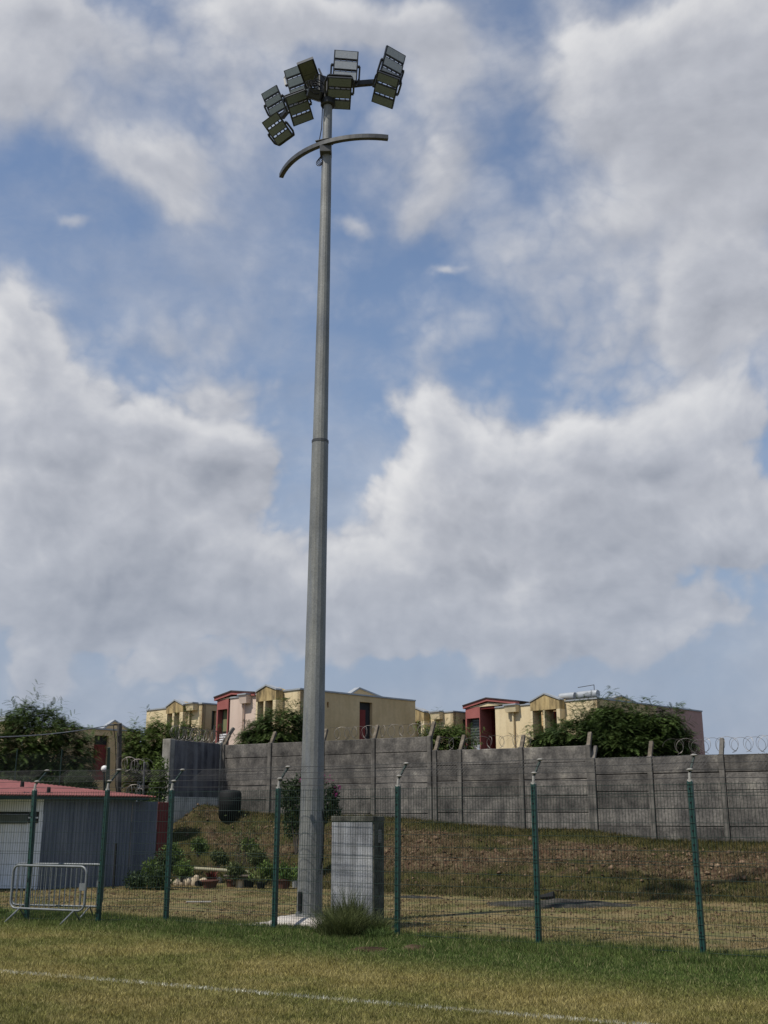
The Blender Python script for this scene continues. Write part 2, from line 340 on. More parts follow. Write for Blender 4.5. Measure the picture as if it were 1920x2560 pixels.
M['dkpatch'] = material('dark_grey_ground', [(.022, .021, .020), (.042, .040, .036), (.075, .07, .06)], .98, 5, fine=.35, fscale=30, spec=.05)
M['clod'] = material('earth_clod', [(.045, .032, .022), (.10, .065, .042), (.20, .15, .10)], .98, 2.5, fine=.3, spec=.05, var=True)
M['bark'] = material('bark', [(.06, .05, .04), (.12, .10, .08)], .95, 5, fine=.2, stretch=(1, 1, .3))
M['magenta'] = material('magenta_bracts', [(.20, .012, .11), (.32, .025, .18)], .7, 9, var=True, trans=.3)
M['redleaf'] = material('red_leaves', [(.09, .012, .012), (.14, .02, .018)], .6, 8, var=True, trans=.2)
M['globe'] = material('opal_globe', [(.68, .68, .66), (.75, .75, .73)], .3, 3)
def leafmat(name, a, b_, tr=.25): return material(name, [a, b_], .65, 1.3, var=True, trans=tr, spec=.25, detail=3)
M['leaf1'] = leafmat('tree_leaves', (.034, .060, .016), (.095, .142, .036))
M['leaf2'] = leafmat('bright_tree_leaves', (.052, .085, .020), (.13, .185, .045))
M['leaf3'] = leafmat('dark_leaves', (.018, .034, .014), (.045, .070, .024))
M['leaf4'] = leafmat('fresh_leaves', (.04, .09, .02), (.09, .16, .035))
M['straw'] = leafmat('straw_stalks', (.06, .045, .022), (.17, .125, .065), .1)
M['drytuft'] = leafmat('dry_tuft', (.045, .062, .020), (.105, .122, .042), .2)

# ------------------------------------------------------------------ fence frame of reference and ground materials
EA = R(30.7); e1 = Vector((math.cos(EA), -math.sin(EA), 0)); e2 = Vector((math.sin(EA), math.cos(EA), 0))
F0 = Vector((-1.95, 20.38, 0))
Za = Vector((0, 0, 1))
L0 = G(0, 2430); L1 = G(1481, 2557); ld = (L1 - L0).normalized(); ln = Vector((-ld.y, ld.x, 0))

def grassmat(name, blades):
    m = bpy.data.materials.new(name); m.use_nodes = True; t = m.node_tree; b = t.nodes['Principled BSDF']
    l = t.links.new
    def n(ty, **k):
        x = t.nodes.new(ty)
        for a, c in k.items(): setattr(x, a, c)
        return x
    def mth(op, a, b_=None, c=None, cl=False):
        x = n('ShaderNodeMath', operation=op, use_clamp=cl)
        for i, v in enumerate((a, b_, c)):
            if v is None: continue
            if isinstance(v, (int, float)): x.inputs[i].default_value = v
            else: l(v, x.inputs[i])
        return x.outputs[0]
    def noise(sc, de=5, st=(1, 1, 1)):
        q = n('ShaderNodeVectorMath', operation='MULTIPLY'); q.inputs[1].default_value = st; l(pos, q.inputs[0])
        z = n('ShaderNodeTexNoise'); z.inputs['Scale'].default_value = sc; z.inputs['Detail'].default_value = de; z.inputs['Roughness'].default_value = .6; l(q.outputs[0], z.inputs['Vector']); return z.outputs['Fac']
    def mix(f, a, bb):
        x = n('ShaderNodeMix', data_type='RGBA')
        l(f, x.inputs[0]) if not isinstance(f, float) else setattr(x.inputs[0], 'default_value', f)
        for i, v in ((6, a), (7, bb)):
            if isinstance(v, tuple): x.inputs[i].default_value = (*v, 1)
            else: l(v, x.inputs[i])
        return x.outputs[2]
    def mr(v, a, b_, c=0, d=1, sm=True):
        x = n('ShaderNodeMapRange', interpolation_type='SMOOTHSTEP' if sm else 'LINEAR')
        for i, q in enumerate((a, b_, c, d)): x.inputs[i + 1].default_value = q
        l(v, x.inputs[0]); return x.outputs[0]
    geo = n('ShaderNodeNewGeometry'); pos = geo.outputs['Position']
    def lin(vec, off):
        d = n('ShaderNodeVectorMath', operation='DOT_PRODUCT'); l(pos, d.inputs[0]); d.inputs[1].default_value = vec; return mth('ADD', d.outputs['Value'], off)
    D = lin((e2.x, e2.y, 0), -F0.dot(e2))                # >0 behind the fence
    Sx = lin((e1.x, e1.y, 0), -F0.dot(e1))
    Ln = lin((ln.x, ln.y, 0), -L0.dot(ln))
    big = noise(.45, 4); mid = noise(2.2, 5); fin = noise(14, 3)
    tan = mix(mr(mid, .35, .65), (.185, .158, .052), (.262, .224, .090))
    olive = mix(mr(mid, .35, .65), (.115, .122, .034), (.168, .164, .054))
    green = mix(mr(mid, .3, .7), (.044, .072, .018), (.088, .122, .032))
    soil = mix(mr(fin, .3, .7), (.10, .068, .040), (.19, .14, .09))
    # field: olive and tan, greener towards the fence
    c = mix(mr(big, .35, .62), olive, tan)
    c = mix(mr(mth('MULTIPLY_ADD', big, 2.0, mth('ADD', Ln, -1.0)), .2, 1.6, .1, .75), tan, c) if False else c
    Dn = mth('ADD', D, mth('MULTIPLY', mth('SUBTRACT', mid, .5), 1.6))
    Dg = mth('ADD', Dn, mr(Sx, -3, 7, 0, 1.3)); gz = mth('MULTIPLY', mr(Dg, -2.9, -.8), mr(Dn, .15, 1.1, 1, 0))
    # the green edge is wider to the right
    c = mix(mr(mth('ADD', Dn, mth('MULTIPLY', mr(Sx, -2, 9), 1.0)), -3.6, -1.6, 0, .7), c, olive)
    c = mix(gz, c, green)
    # behind the fence: dry trampled yard
    yard = mix(mr(noise(1.1, 6), .40, .62), (.165, .125, .058), (.098, .096, .034))
    yard = mix(mr(noise(5, 4), .52, .72, 0, .7), yard, soil)
    c = mix(mr(Dn, .3, 1.4), c, yard)
    lnw = mth('ABSOLUTE', mth('ADD', Ln, mth('MULTIPLY', mth('SUBTRACT', mid, .5), .05)))
    chalk = mth('MULTIPLY', mr(lnw, .022, .045, 1, 0), mr(noise(9, 4), .38, .60, .3, 1.0))
    c = mix(chalk, c, (.52, .52, .46))
    f = mr(fin, .25, .75, .75, 1.3, False)
    sc = n('ShaderNodeVectorMath', operation='SCALE'); l(c, sc.inputs[0]); l(f, sc.inputs['Scale']); c = sc.outputs[0]
    if blades:
        at = n('ShaderNodeAttribute', attribute_name='var')
        r4 = mr(at.outputs['Fac'], 0, 1, .45, 2.0, False)
        sc = n('ShaderNodeVectorMath', operation='SCALE'); l(c, sc.inputs[0]); l(r4, sc.inputs['Scale']); c = sc.outputs[0]
        c = mix(mr(at.outputs['Fac'], .80, .98, 0, .75), c, (.34, .29, .16))
    b.inputs['Roughness'].default_value = .85; b.inputs['Specular IOR Level'].default_value = .15
    l(c, b.inputs['Base Color'])
    if blades:
        tr = n('ShaderNodeBsdfTranslucent'); l(c, tr.inputs['Color']); ms = n('ShaderNodeMixShader'); ms.inputs[0].default_value = .25
        l(b.outputs[0], ms.inputs[1]); l(tr.outputs[0], ms.inputs[2]); l(ms.outputs[0], t.nodes['Material Output'].inputs[0])
    else:
        bp = n('ShaderNodeBump'); bp.inputs['Strength'].default_value = .8; bp.inputs['Distance'].default_value = .03; l(fin, bp.inputs['Height']); l(bp.outputs[0], b.inputs['Normal'])
    return m
M['ground'] = grassmat('field_ground', False); M['blades'] = grassmat('field_blades', True)

def bankmat(name, var):
    m = material(name, [(.05, .06, .018), (.09, .085, .03), (.10, .06, .035)], .95, 1.4, spec=.08)
    t = m.node_tree; b = t.nodes['Principled BSDF']; l = t.links.new
    def n(ty, **k):
        x = t.nodes.new(ty)
        for a, c in k.items(): setattr(x, a, c)
        return x
    geo = n('ShaderNodeNewGeometry'); pos = geo.outputs['Position']
    at = n('ShaderNodeAttribute', attribute_name='soil')       # how bare the earth is there
    z1 = n('ShaderNodeTexNoise'); z1.inputs['Scale'].default_value = 1.5; z1.inputs['Detail'].default_value = 6; z1.inputs['Roughness'].default_value = .65; l(pos, z1.inputs['Vector'])
    z2 = n('ShaderNodeTexNoise'); z2.inputs['Scale'].default_value = 7; z2.inputs['Detail'].default_value = 6; z2.inputs['Roughness'].default_value = .7; l(pos, z2.inputs['Vector'])
    z3 = n('ShaderNodeTexNoise'); z3.inputs['Scale'].default_value = .5; z3.inputs['Detail'].default_value = 2; l(pos, z3.inputs['Vector'])
    def ramp(v, cs):
        r = n('ShaderNodeValToRGB'); l(v, r.inputs[0])
        for i, (p, c) in enumerate(cs):
            el = r.color_ramp.elements[i] if i < 2 else r.color_ramp.elements.new(p)
            el.position = p; el.color = (*c, 1)
        return r.outputs[0]
    earth = ramp(z2.outputs['Fac'], [(.32, (.030, .019, .013)), (.45, (.075, .045, .028)), (.56, (.10, .076, .045)), (.66, (.17, .135, .08)), (.75, (.12, .075, .042))])
    grass = ramp(z1.outputs['Fac'], [(.3, (.026, .032, .010)), (.5, (.055, .052, .018)), (.7, (.095, .074, .034))])
    a = n('ShaderNodeMath', operation='ADD'); l(at.outputs['Fac'], a.inputs[0]); l(z1.outputs['Fac'], a.inputs[1])
    r = n('ShaderNodeMapRange', interpolation_type='SMOOTHSTEP'); r.inputs[1].default_value = .82; r.inputs[2].default_value = 1.12; l(a.outputs[0], r.inputs[0])
    x = n('ShaderNodeMix', data_type='RGBA'); l(r.outputs[0], x.inputs[0]); l(grass, x.inputs[6]); l(earth, x.inputs[7]); c = x.outputs[2]
    if var:
        av = n('ShaderNodeAttribute', attribute_name='var'); r4 = n('ShaderNodeMapRange'); r4.inputs[3].default_value = .6; r4.inputs[4].default_value = 1.6; l(av.outputs['Fac'], r4.inputs[0])
        sc = n('ShaderNodeVectorMath', operation='SCALE'); l(c, sc.inputs[0]); l(r4.outputs[0], sc.inputs['Scale']); c = sc.outputs[0]
    l(c, b.inputs['Base Color'])
    bp = n('ShaderNodeBump'); bp.inputs['Strength'].default_value = 1; bp.inputs['Distance'].default_value = .06; l(z2.outputs['Fac'], bp.inputs['Height']); l(bp.outputs[0], b.inputs['Normal'])
    return m
M['bank'] = bankmat('bank_earth', False); M['bankgrass'] = bankmat('bank_tufts', True)

# ------------------------------------------------------------------ ground, bank
g = MB(); g.add([(-400, -60, 0), (400, -60, 0), (400, 900, 0), (-400, 900, 0)], [(0, 1, 2, 3)])
struct(g.build('ground', M['ground']))

# concrete wall line
WE = R(31.0); we = Vector((math.cos(WE), -math.sin(WE), 0)); wf = Vector((-math.sin(WE), -math.cos(WE), 0))   # wf: towards the field
WP = W(1303, 1950, 34.0); WP.z = 0
def ws(px, py): return PL(px, py, WP, we)
def bump1(x, y, s=0):
    return (math.sin(x * 1.7 + s) * math.cos(y * 2.3 + s * 2) + math.sin(x * 4.1 + y * 3.3 + s) * .5)
base_px = [(430, 2060), (520, 2036), (677, 2040), (815, 2040), (935, 2040), (1078, 2052), (1152, 2062), (1310, 2073), (1475, 2075), (1640, 2101), (1825, 2106), (1960, 2108)]
bs = [ws(*p) for p in base_px]
bs_s = [-40, bs[0][0]] + [b_[0] for b_ in bs[1:]] + [40]; bs_z = [1.6, bs[0][1]] + [b_[1] for b_ in bs[1:]] + [bs[-1][1]]
def baseZ(s): return float(np.interp(s, bs_s, bs_z))
def on_offset(px, py, w):
    P_ = WP + wf * w; return PL(px, py, P_, we)
ed_px = [(400, 2080, 3.0), (432, 2060, 2.9), (505, 2012, 2.2), (600, 2035, 1.5), (680, 2052, 1.3), (980, 2070, 1.25), (1130, 2078, 1.2), (1300, 2095, 1.1), (1480, 2104, 1.1), (1640, 2120, 1.0), (1800, 2125, 1.0), (1920, 2126, 1.0)]
ed = [(on_offset(x, y, w)[0], on_offset(x, y, w)[1], w) for x, y, w in ed_px]
ed_s = [-40] + [a[0] for a in ed] + [40]; ed_z = [1.5] + [a[1] for a in ed] + [ed[-1][1]]; ed_w = [3.0] + [a[2] for a in ed] + [1.0]
toe_px = [(540, 2208), (700, 2216), (980, 2234), (1300, 2246), (1620, 2252), (1920, 2258)]
toe = []
for p in toe_px:
    g_ = G(*p) - WP; toe.append((g_.dot(we), g_.dot(wf)))
toe_s = [-40] + [a[0] for a in toe] + [40]; toe_w = [toe[0][1]] + [a[1] for a in toe] + [toe[-1][1]]
def bankpt(s, q):
    """q 0..1 wall->edge, 1..2 edge->toe, 2..3 below ground"""
    zb, ze, we_, wt = baseZ(s), np.interp(s, ed_s, ed_z), np.interp(s, ed_s, ed_w), np.interp(s, toe_s, toe_w)
    if q < 0: w, z = q * 3.0, zb + 0.02
    elif q <= 1: w = q * we_; z = zb + (ze - zb) * q + .05 * math.sin(q * 3.14)
    elif q <= 2:
        t = q - 1; w = we_ + (wt - we_) * t; z = ze * (1 - t) ** 1.25 * (1 + .35 * t * (1 - t)) if t < 1 else 0
    else: w = wt + (q - 2) * .8; z = -.12 * (q - 2)
    return w, z
ns, nq = 420, 90
sg = np.linspace(-34, 20, ns); qg = np.concatenate([np.linspace(-1, -.1, 6), np.linspace(0, 1, 20), np.linspace(1.02, 2, 56), np.linspace(2.1, 3, 8)])
V = np.zeros((ns, len(qg), 3)); soil = np.zeros((ns, len(qg)))
from mathutils import noise as mn
for i, s_ in enumerate(sg):
    for j, q in enumerate(qg):
        w, z = bankpt(s_, q)
        p = WP + we * s_ + wf * w; p.z = z
        am = 0 if q < .9 else (min((q - .9) / .3, 1) if q < 1.7 else max(0, (2 - q) / .3))
        nz1 = mn.fractal(Vector((p.x * .9, p.y * .9, p.z * 1.5)), 1.0, 2.1, 6)
        nz2 = mn.fractal(Vector((p.x * 3.1, p.y * 3.1, p.z * 5 + 9)), .9, 2.1, 4)
        d_ = (nz1 * .22 + nz2 * .09) * am
        p += (wf * .8 + Za * .6) * d_
        V[i, j] = p
        so = 0.0
        if q > .98: so = min(1, (q - .98) / .04) * (1 - min(1, max(0, (q - 1.45) / .5)))
        lf = min(1, max(0, (s_ + 9.0) / 4.0)); so *= (.75 + .25 * lf)
        soil[i, j] = so * .56 * (1 + .55 * mn.noise(Vector((p.x * .55, p.y * .55, p.z * .9 + 4))))
idx = np.arange(ns * len(qg)).reshape(ns, len(qg))
Fc = np.stack([idx[:-1, :-1], idx[1:, :-1], idx[1:, 1:], idx[:-1, 1:]], -1).reshape(-1, 4)
bank = struct(npmesh('earth_bank', V.reshape(-1, 3), Fc, M['bank']))
at = bank.data.attributes.new('soil', 'FLOAT', 'POINT'); at.data.foreach_set('value', soil.astype(np.float32).ravel())
# high ground behind the wall
g = MB()
A_ = [WP + we * a + wf * b_ + Za * z for a, b_, z in ((-120, -2.9, 1.55), (120, -2.9, 1.55), (260, -500, 3.0), (-260, -500, 3.0))]
g.add(A_, [(0, 1, 2, 3)]); struct(g.build('terrace_ground', M['bank']))

# ------------------------------------------------------------------ grass blades
def blades(name, pts, h, wdt, lean, mat, par=None, var=None):
    n_ = len(pts); a = rng.uniform(0, 2 * np.pi, n_); hh = h * rng.uniform(.5, 1.3, n_); ww = wdt * rng.uniform(.6, 1.3, n_)
    le = rng.normal(0, lean, n_) * hh; la = rng.uniform(0, 2 * np.pi, n_)
    V = np.zeros((n_, 3, 3)); V[:, 0] = pts; V[:, 1] = pts
    V[:, 0, 0] -= np.cos(a) * ww / 2; V[:, 0, 1] -= np.sin(a) * ww / 2; V[:, 1, 0] += np.cos(a) * ww / 2; V[:, 1, 1] += np.sin(a) * ww / 2
    V[:, 2] = pts; V[:, 2, 0] += np.cos(la) * le; V[:, 2, 1] += np.sin(la) * le; V[:, 2, 2] += hh
    V[:, :2, 2] -= .004
    v_ = rng.uniform(0, 1, n_) if var is None else var
    return npmesh(name, V.reshape(-1, 3), np.arange(n_ * 3).reshape(-1, 3), mat, par, np.repeat(v_, 3))
def uniform_view(n_, y0, y1, pw=1.0, margin=1.08):
    y = y0 + (y1 - y0) * rng.uniform(0, 1, n_) ** pw; x = rng.uniform(-1, 1, n_) * y * .372 * margin
    return x, y
E2 = np.array([e2.x, e2.y]); F0a = np.array([F0.x, F0.y])
def fd(x, y): return (x - F0.x) * e2.x + (y - F0.y) * e2.y
# short field turf
x, y = uniform_view(520000, 10.2, 23.5, 1.45); d = fd(x, y); k_ = d < .2
x, y, d = x[k_], y[k_], d[k_]
pts = np.stack([x, y, np.zeros_like(x)], 1)
f_ = blades('pitch_grass', pts, .040, .012, .8, M['blades']); tag(f_, 'short worn olive and tan turf of the sports field', 'grass', kind='stuff')
# longer green strip under the fence, clumped
n_ = 110000; s_ = rng.uniform(-9, 12, n_); d_ = rng.normal(-.35, .75, n_); d_ = np.where(d_ > .7, -d_, d_)
cl = np.array([mn.noise(Vector((a * 1.3, b_ * 2.0, 3))) for a, b_ in zip(s_[::1], d_[::1])]); k_ = cl > -.12
s_, d_, cl = s_[k_], d_[k_], cl[k_]
pts = np.stack([F0.x + s_ * e1.x + d_ * e2.x, F0.y + s_ * e1.y + d_ * e2.y, 0 * s_], 1)
f_ = blades('fence_edge_grass', pts, .085, .011, .6, M['blades']); tag(f_, 'longer green grass growing along the foot of the mesh fence', 'grass', kind='stuff')
# yard behind
x, y = uniform_view(170000, 17.5, 33.5, 1.0); d = fd(x, y)
wd_ = (x - WP.x) * wf.x + (y - WP.y) * wf.y; k_ = (d > .3) & (wd_ > 3.4)
x, y = x[k_], y[k_]; nn = np.array([mn.noise(Vector((a * .8, b_ * .8, 5))) for a, b_ in zip(x, y)]); k_ = nn > -.3 + rng.uniform(0, .45, len(x)); x, y = x[k_], y[k_]
f_ = blades('yard_grass', np.stack([x, y, 0 * x], 1), .04, .014, .8, M['blades']); tag(f_, 'dry patchy grass of the yard behind the fence', 'grass', kind='stuff')
# bank tufts
n_ = 120000; ii = rng.uniform(60, ns - 2, n_); jj = rng.uniform(6, len(qg) - 9, n_)
i0 = ii.astype(int); j0 = jj.astype(int); fi = (ii - i0)[:, None]; fj = (jj - j0)[:, None]
pts = (V[i0, j0] * (1 - fi) + V[i0 + 1, j0] * fi) * (1 - fj) + (V[i0, j0 + 1] * (1 - fi) + V[i0 + 1, j0 + 1] * fi) * fj
so = soil[i0, j0]; k_ = rng.uniform(0, 1, n_) > so * 1.05
f_ = blades('bank_grass', pts[k_], .10, .018, .9, M['bankgrass']); tag(f_, 'green and straw tufts growing on the earth bank', 'grass', kind='stuff')
at = f_.data.attributes.new('soil', 'FLOAT', 'POINT'); at.data.foreach_set('value', np.repeat(so[k_] * .3, 3).astype(np.float32))
# straw, roots and dead stalks over the bare face
n_ = 60000; ii = rng.uniform(60, ns - 2, n_); jj = rng.uniform(24, len(qg) - 10, n_); i0 = ii.astype(int); j0 = jj.astype(int); fi = (ii - i0)[:, None]; fj = (jj - j0)[:, None]
pts = (V[i0, j0] * (1 - fi) + V[i0 + 1, j0] * fi) * (1 - fj) + (V[i0, j0 + 1] * (1 - fi) + V[i0 + 1, j0 + 1] * fi) * fj
cn = np.array([mn.noise(Vector(tuple(q * 1.6))) for q in pts]); k_ = cn > -.05
f_ = blades('dead_stalks', pts[k_], .13, .016, 1.3, M['straw']); tag(f_, 'dead straw and roots hanging over the eroded bank face', 'dead grass', kind='stuff')
# clods and stones on the bank: small tetra-like lumps
def lumps(name, pts, r, mat, flat=.7):
    n_ = len(pts); base = np.array([[1, 0, 0], [-.5, .87, 0], [-.5, -.87, 0], [0, 0, 1], [0, 0, -1], [.2, .2, .8]])[:5]
    V = np.zeros((n_, 5, 3)); rr = (r * rng.uniform(.4, 1.6, n_) ** 1.3)
    an = rng.uniform(0, 6.28, n_); ca, sa = np.cos(an), np.sin(an)
    for q in range(5):
        b_ = base[q][None] * rng.uniform(.6, 1.3, (n_, 1)) + rng.normal(0, .15, (n_, 3))
        V[:, q, 0] = (b_[:, 0] * ca - b_[:, 1] * sa) * rr; V[:, q, 1] = (b_[:, 0] * sa + b_[:, 1] * ca) * rr; V[:, q, 2] = b_[:, 2] * rr * flat
    V += pts[:, None]
    F_ = np.array([[0, 1, 3], [1, 2, 3], [2, 0, 3], [1, 0, 4], [2, 1, 4], [0, 2, 4]])
    Fa = (F_[None] + np.arange(n_)[:, None, None] * 5).reshape(-1, 3)
    return npmesh(name, V.reshape(-1, 3), Fa, mat, None, np.repeat(rng.uniform(0, 1, n_), 5))
n_ = 9000; ii = rng.uniform(60, ns - 2, n_); jj = rng.uniform(25, len(qg) - 9, n_); i0 = ii.astype(int); j0 = jj.astype(int)
k_ = rng.uniform(0, 1, n_) < soil[i0, j0] + .03
f_ = lumps('loose_clods', V[i0, j0][k_] + rng.normal(0, .03, (k_.sum(), 3)), .036, M['clod']); tag(f_, 'loose reddish brown clods on the bare face of the bank', 'soil', kind='stuff')
n_ = 900; ii = rng.uniform(120, ns - 2, n_); jj = rng.uniform(26, 60, n_); i0 = ii.astype(int); j0 = jj.astype(int); k_ = rng.uniform(0, 1, n_) < soil[i0, j0]
f_ = lumps('bank_stones', V[i0, j0][k_], .075, M['clod']); tag(f_, 'larger stones and lumps sticking out of the bank face', 'stones', kind='stuff')
x, y = uniform_view(2600, 19, 32); d = fd(x, y); wd_ = (x - WP.x) * wf.x + (y - WP.y) * wf.y; k_ = (d > .6) & (wd_ > 3.6)
f_ = lumps('yard_leaf_litter', np.stack([x[k_], y[k_], 0 * x[k_] + .01], 1), .028, M['clod'], .5); tag(f_, 'scattered stones and dead leaves on the dry yard', 'litter', kind='stuff')

# ------------------------------------------------------------------ precast wall
postsx = dict(a=[(560, 1868), (677, 1860), (808, 1850), (935, 1845), (1075, 1838)], b=[(1088, 1874), (1150, 1874), (1303, 1871), (1471, 1866)], c=[(1482, 1894), (1624, 1891), (1803, 1888), (1990, 1884)])
wallroot = thing('precast_wall', 'tall grey stained precast concrete wall stepping down along the top of the bank', 'wall', tuple(WP))
def arm(s_, zt, name='post_arm', back=.30, up=.42, tilt=0.0):
    p = WP + we * s_ + Za * zt; q = p - wf * back + Za * up + we * tilt
    return MB().rod(p - Za * .06, q, .12, .11, up=tuple(wf))
plank_cache = {}
for seg, dz in (('a', 0), ('b', 0), ('c', 0)):
    ps = [ws(*p) for p in postsx[seg]]; ss = [p[0] for p in ps]; zt = sum(p[1] for p in ps) / len(ps)
    print('wall seg', seg, [round(a, 2) for a in ss], round(zt, 2), [round(p[1], 2) for p in ps])
    for i, s_ in enumerate(ss):
        zb = baseZ(s_) - .4
        m_ = MB().fr(WP + we * s_, we, wf, Za, (-.075, .075), (-.06, .09), (zb, zt + .02)); m_.build('post', M['wallpost'], wallroot, bevel=.012)
        arm(s_, zt, back=.28 + rnd.uniform(-.04, .06), up=.42 + rnd.uniform(-.05, .08), tilt=rnd.uniform(-.03, .03)).build('post_arm', M['wallarm'] if rnd.random() < .6 else M['wallpost'], wallroot, bevel=.01)
    for i in range(len(ss) - 1):
        a, b_ = ss[i] + .077, ss[i + 1] - .077; z = zt
        while z > baseZ((a + b_) / 2) - .05:
            hgt = .486
            t1, t2 = rnd.uniform(-.006, .006), rnd.uniform(-.008, .008); of = rnd.uniform(-.006, .006)
            m_ = MB(); v0 = [(a, z + t1 * .5), (b_, z + t2 * .5), (b_, z - hgt + t2), (a, z - hgt + t1)]
            m_.prism([WP + we * q[0] + Za * q[1] + wf * (.03 + of) for q in v0], -wf * .055)
            m_.build('plank', M['wall'], wallroot, bevel=.013); z -= .50
        MB().fr(WP + we * 0, we, wf, Za, (a, b_), (-.035, -.030), (z, zt - .02)).build('joint_backing', M['dark'], wallroot)
# extra strut at the double posts
# return wall at the left end
rp = WP + we * (ws(560, 1868)[0] - .18)
rw = thing('return_wall', 'dark streaked concrete return wall with a pale end column', 'wall', tuple(rp))
e_back = -wf
def rwpt(px, py): return PL(px, py, rp, (-e_back.x, -e_back.y))   # distance towards camera
L1_, z1_ = rwpt(432, 1850); L0_, z0_ = rwpt(535, 1860)
print('return', L1_, z1_, L0_, z0_)
Lr = L1_
zt = z1_; db = -e_back
MB().fr(rp, db, we, Za, (.14, Lr), (-.12, .10), (2.62, zt)).build('wall_panel', M['retwall'], rw, bevel=.01)
MB().fr(rp, db, we, Za, (Lr + .003, Lr + .26), (-.24, .13), (1.2, zt + .03)).build('end_column', M['limecon'], rw, bevel=.015)
MB().fr(rp, db, we, Za, (-.12, .135), (-.13, .13), (1.5, zt + .05)).build('corner_column', M['limecon'], rw, bevel=.015)
MB().fr(rp, db, we, Za, (.14, Lr - .002), (-.16, .14), (.9, 2.617)).build('footing', M['foot'], rw, bevel=.01)
# diagonal prop at the corner
MB().rod(rp + Za * (zt - .1), rp + Za * (zt + .62) + e_back * .45 + we * .25, .12, .12).build('prop_arm', M['wallpost'], rw, bevel=.01)
MB().rod(rp + Za * zt - we * .25 + db * .1, rp + Za * (zt + .7) - we * .25 + db * .1, .05, .05).build('iron_stake', M['barb'], rw)

def coil(name, P0, P1, rad, turns, label, r=.006, flat=.9, jit=.08, group='coils of razor wire', mat='razor'):
    n_ = int(turns * 18); P0 = Vector(P0); P1 = Vector(P1); ax = (P1 - P0); t = ax.normalized(); sd = t.cross(Za).normalized()
    pts = []
    for i in range(n_ + 1):
        f = i / n_; an = f * turns * 2 * math.pi
        r_ = rad * (1 + jit * math.sin(an * .37 + 1.3) + jit * .8 * math.sin(an * .171))
        sg_ = 1 if int((an + math.pi / 2) / (2 * math.pi)) % 2 else -1      # neighbouring loops are clipped together and splay open
        hd_ = sd * .45 + t * .89 * sg_
        pts.append(P0 + ax * f + hd_ * math.cos(an) * r_ + Za * (math.sin(an) * r_ * flat + rad * flat) + sd * .05 * math.sin(an * .23))
    o = MB().tube(pts, r, 3, caps=False).build(name, M[mat]); tag(o, label, 'razor wire', group); return o
def wpz(s_, z, back=.25): return WP + we * s_ - wf * back + Za * z
sA = [ws(*p)[0] for p in postsx['a']]; zA = ws(*postsx['a'][2])[1]
sB = [ws(*p)[0] for p in postsx['b']]; zB = ws(*postsx['b'][1])[1]
sC = [ws(*p)[0] for p in postsx['c']]; zC = ws(*postsx['c'][1])[1]
coil('razor_wire', wpz(sA[2] + .2, zA + .02), wpz(sA[4], zA + .02), .23, 22, 'thin razor wire coil on the highest wall section right of the mast')
coil('razor_wire', wpz(sB[0] + .2, zB + .02), wpz(sB[2] + .3, zB + .02), .22, 14, 'razor wire coil on the middle wall section in front of the maroon doorway')
coil('razor_wire', wpz(sC[1] + .6, zC + .06), wpz(sC[3] + .8, zC + .06), .24, 22, 'razor wire coil against the open sky at the right end of the wall')
coil('razor_wire', rp + db * Lr + Za * (zt + .02), rp + db * .1 + Za * (zt - .02), .27, 26, 'dense razor wire coil on top of the dark return wall', r=.008)

# ------------------------------------------------------------------ green mesh fence
fence = thing('mesh_fence', 'green welded mesh fence with angled barbed wire arms around the pitch', 'fence', tuple(F0))
PF = {n_: F0 + e1 * (2.525 * n_) for n_ in range(-1, 6)}
P3 = PF[-1]; P2 = G(245, 2306); P1_ = G(66, 2302); P0_ = P1_ + (P1_ - P2) * 1.6
order = [P0_, P1_, P2, P3] + [PF[i] for i in range(0, 6)]
HP = 2.43
outd = (e2 * 1.0).normalized()
tops = []
for i, p in enumerate(order):
    lean = Vector((rnd.uniform(-.02, .02), 0, 0))
    if i == 1: lean = Vector((-.055, 0, 0))
    top = p + Za * HP + lean
    MB().fr(p, e1, outd, Za, (-.032, .032), (-.034, .034), (-.1, .0)).build('post_foot', M['fgreen'], fence)
    a_ = e1 * .039; b_ = outd * .040
    MB().add([p - a_ - b_, p + a_ - b_, p + a_ + b_, p - a_ + b_, top - a_ - b_, top + a_ - b_, top + a_ + b_, top - a_ + b_],
             [(0, 3, 2, 1), (4, 5, 6, 7), (0, 1, 5, 4), (1, 2, 6, 5), (2, 3, 7, 6), (3, 0, 4, 7)]).build('post', M['fgreen'], fence, bevel=.006)
    cl_ = MB()
    for kz in range(12): cl_.box(p + lean * (kz / 12) + Za * (.12 + kz * .2) - outd * .040, (.03, .014, .022))
    stuff(cl_.build('clips', M['black'], fence))
    ap = top + Za * .12 + outd * .01; tip = top + Za * .37 + outd * .26 + e1 * .02
    cap = MB(); cap.tube([top - Za * .012, top + Za * .02], [.046, .040], 8); cap.tube([top + Za * .02 , ap], [.026, .022], 6)
    cap.build('post_cap', M['insul'], fence)
    MB().rod(ap - Za * .02, tip, .026, .03).build('outrigger_arm', M['wire'], fence)
    for w_ in (0.12, 1.0):
        c_ = ap.lerp(tip, w_) + Za * .015
        MB().tube([c_ - Za * .016, c_, c_ + Za * .02], [.03, .062, .026], 10, up=(1, 0, 0)).build('wire_disc', M['insul'], fence, smooth=True)
    tops.append((p, top, ap, tip))
HZ = [.05, .24, .43, .63, .83, 1.03, 1.23, 1.43, 1.63, 1.83, 2.03, 2.21, 2.38]
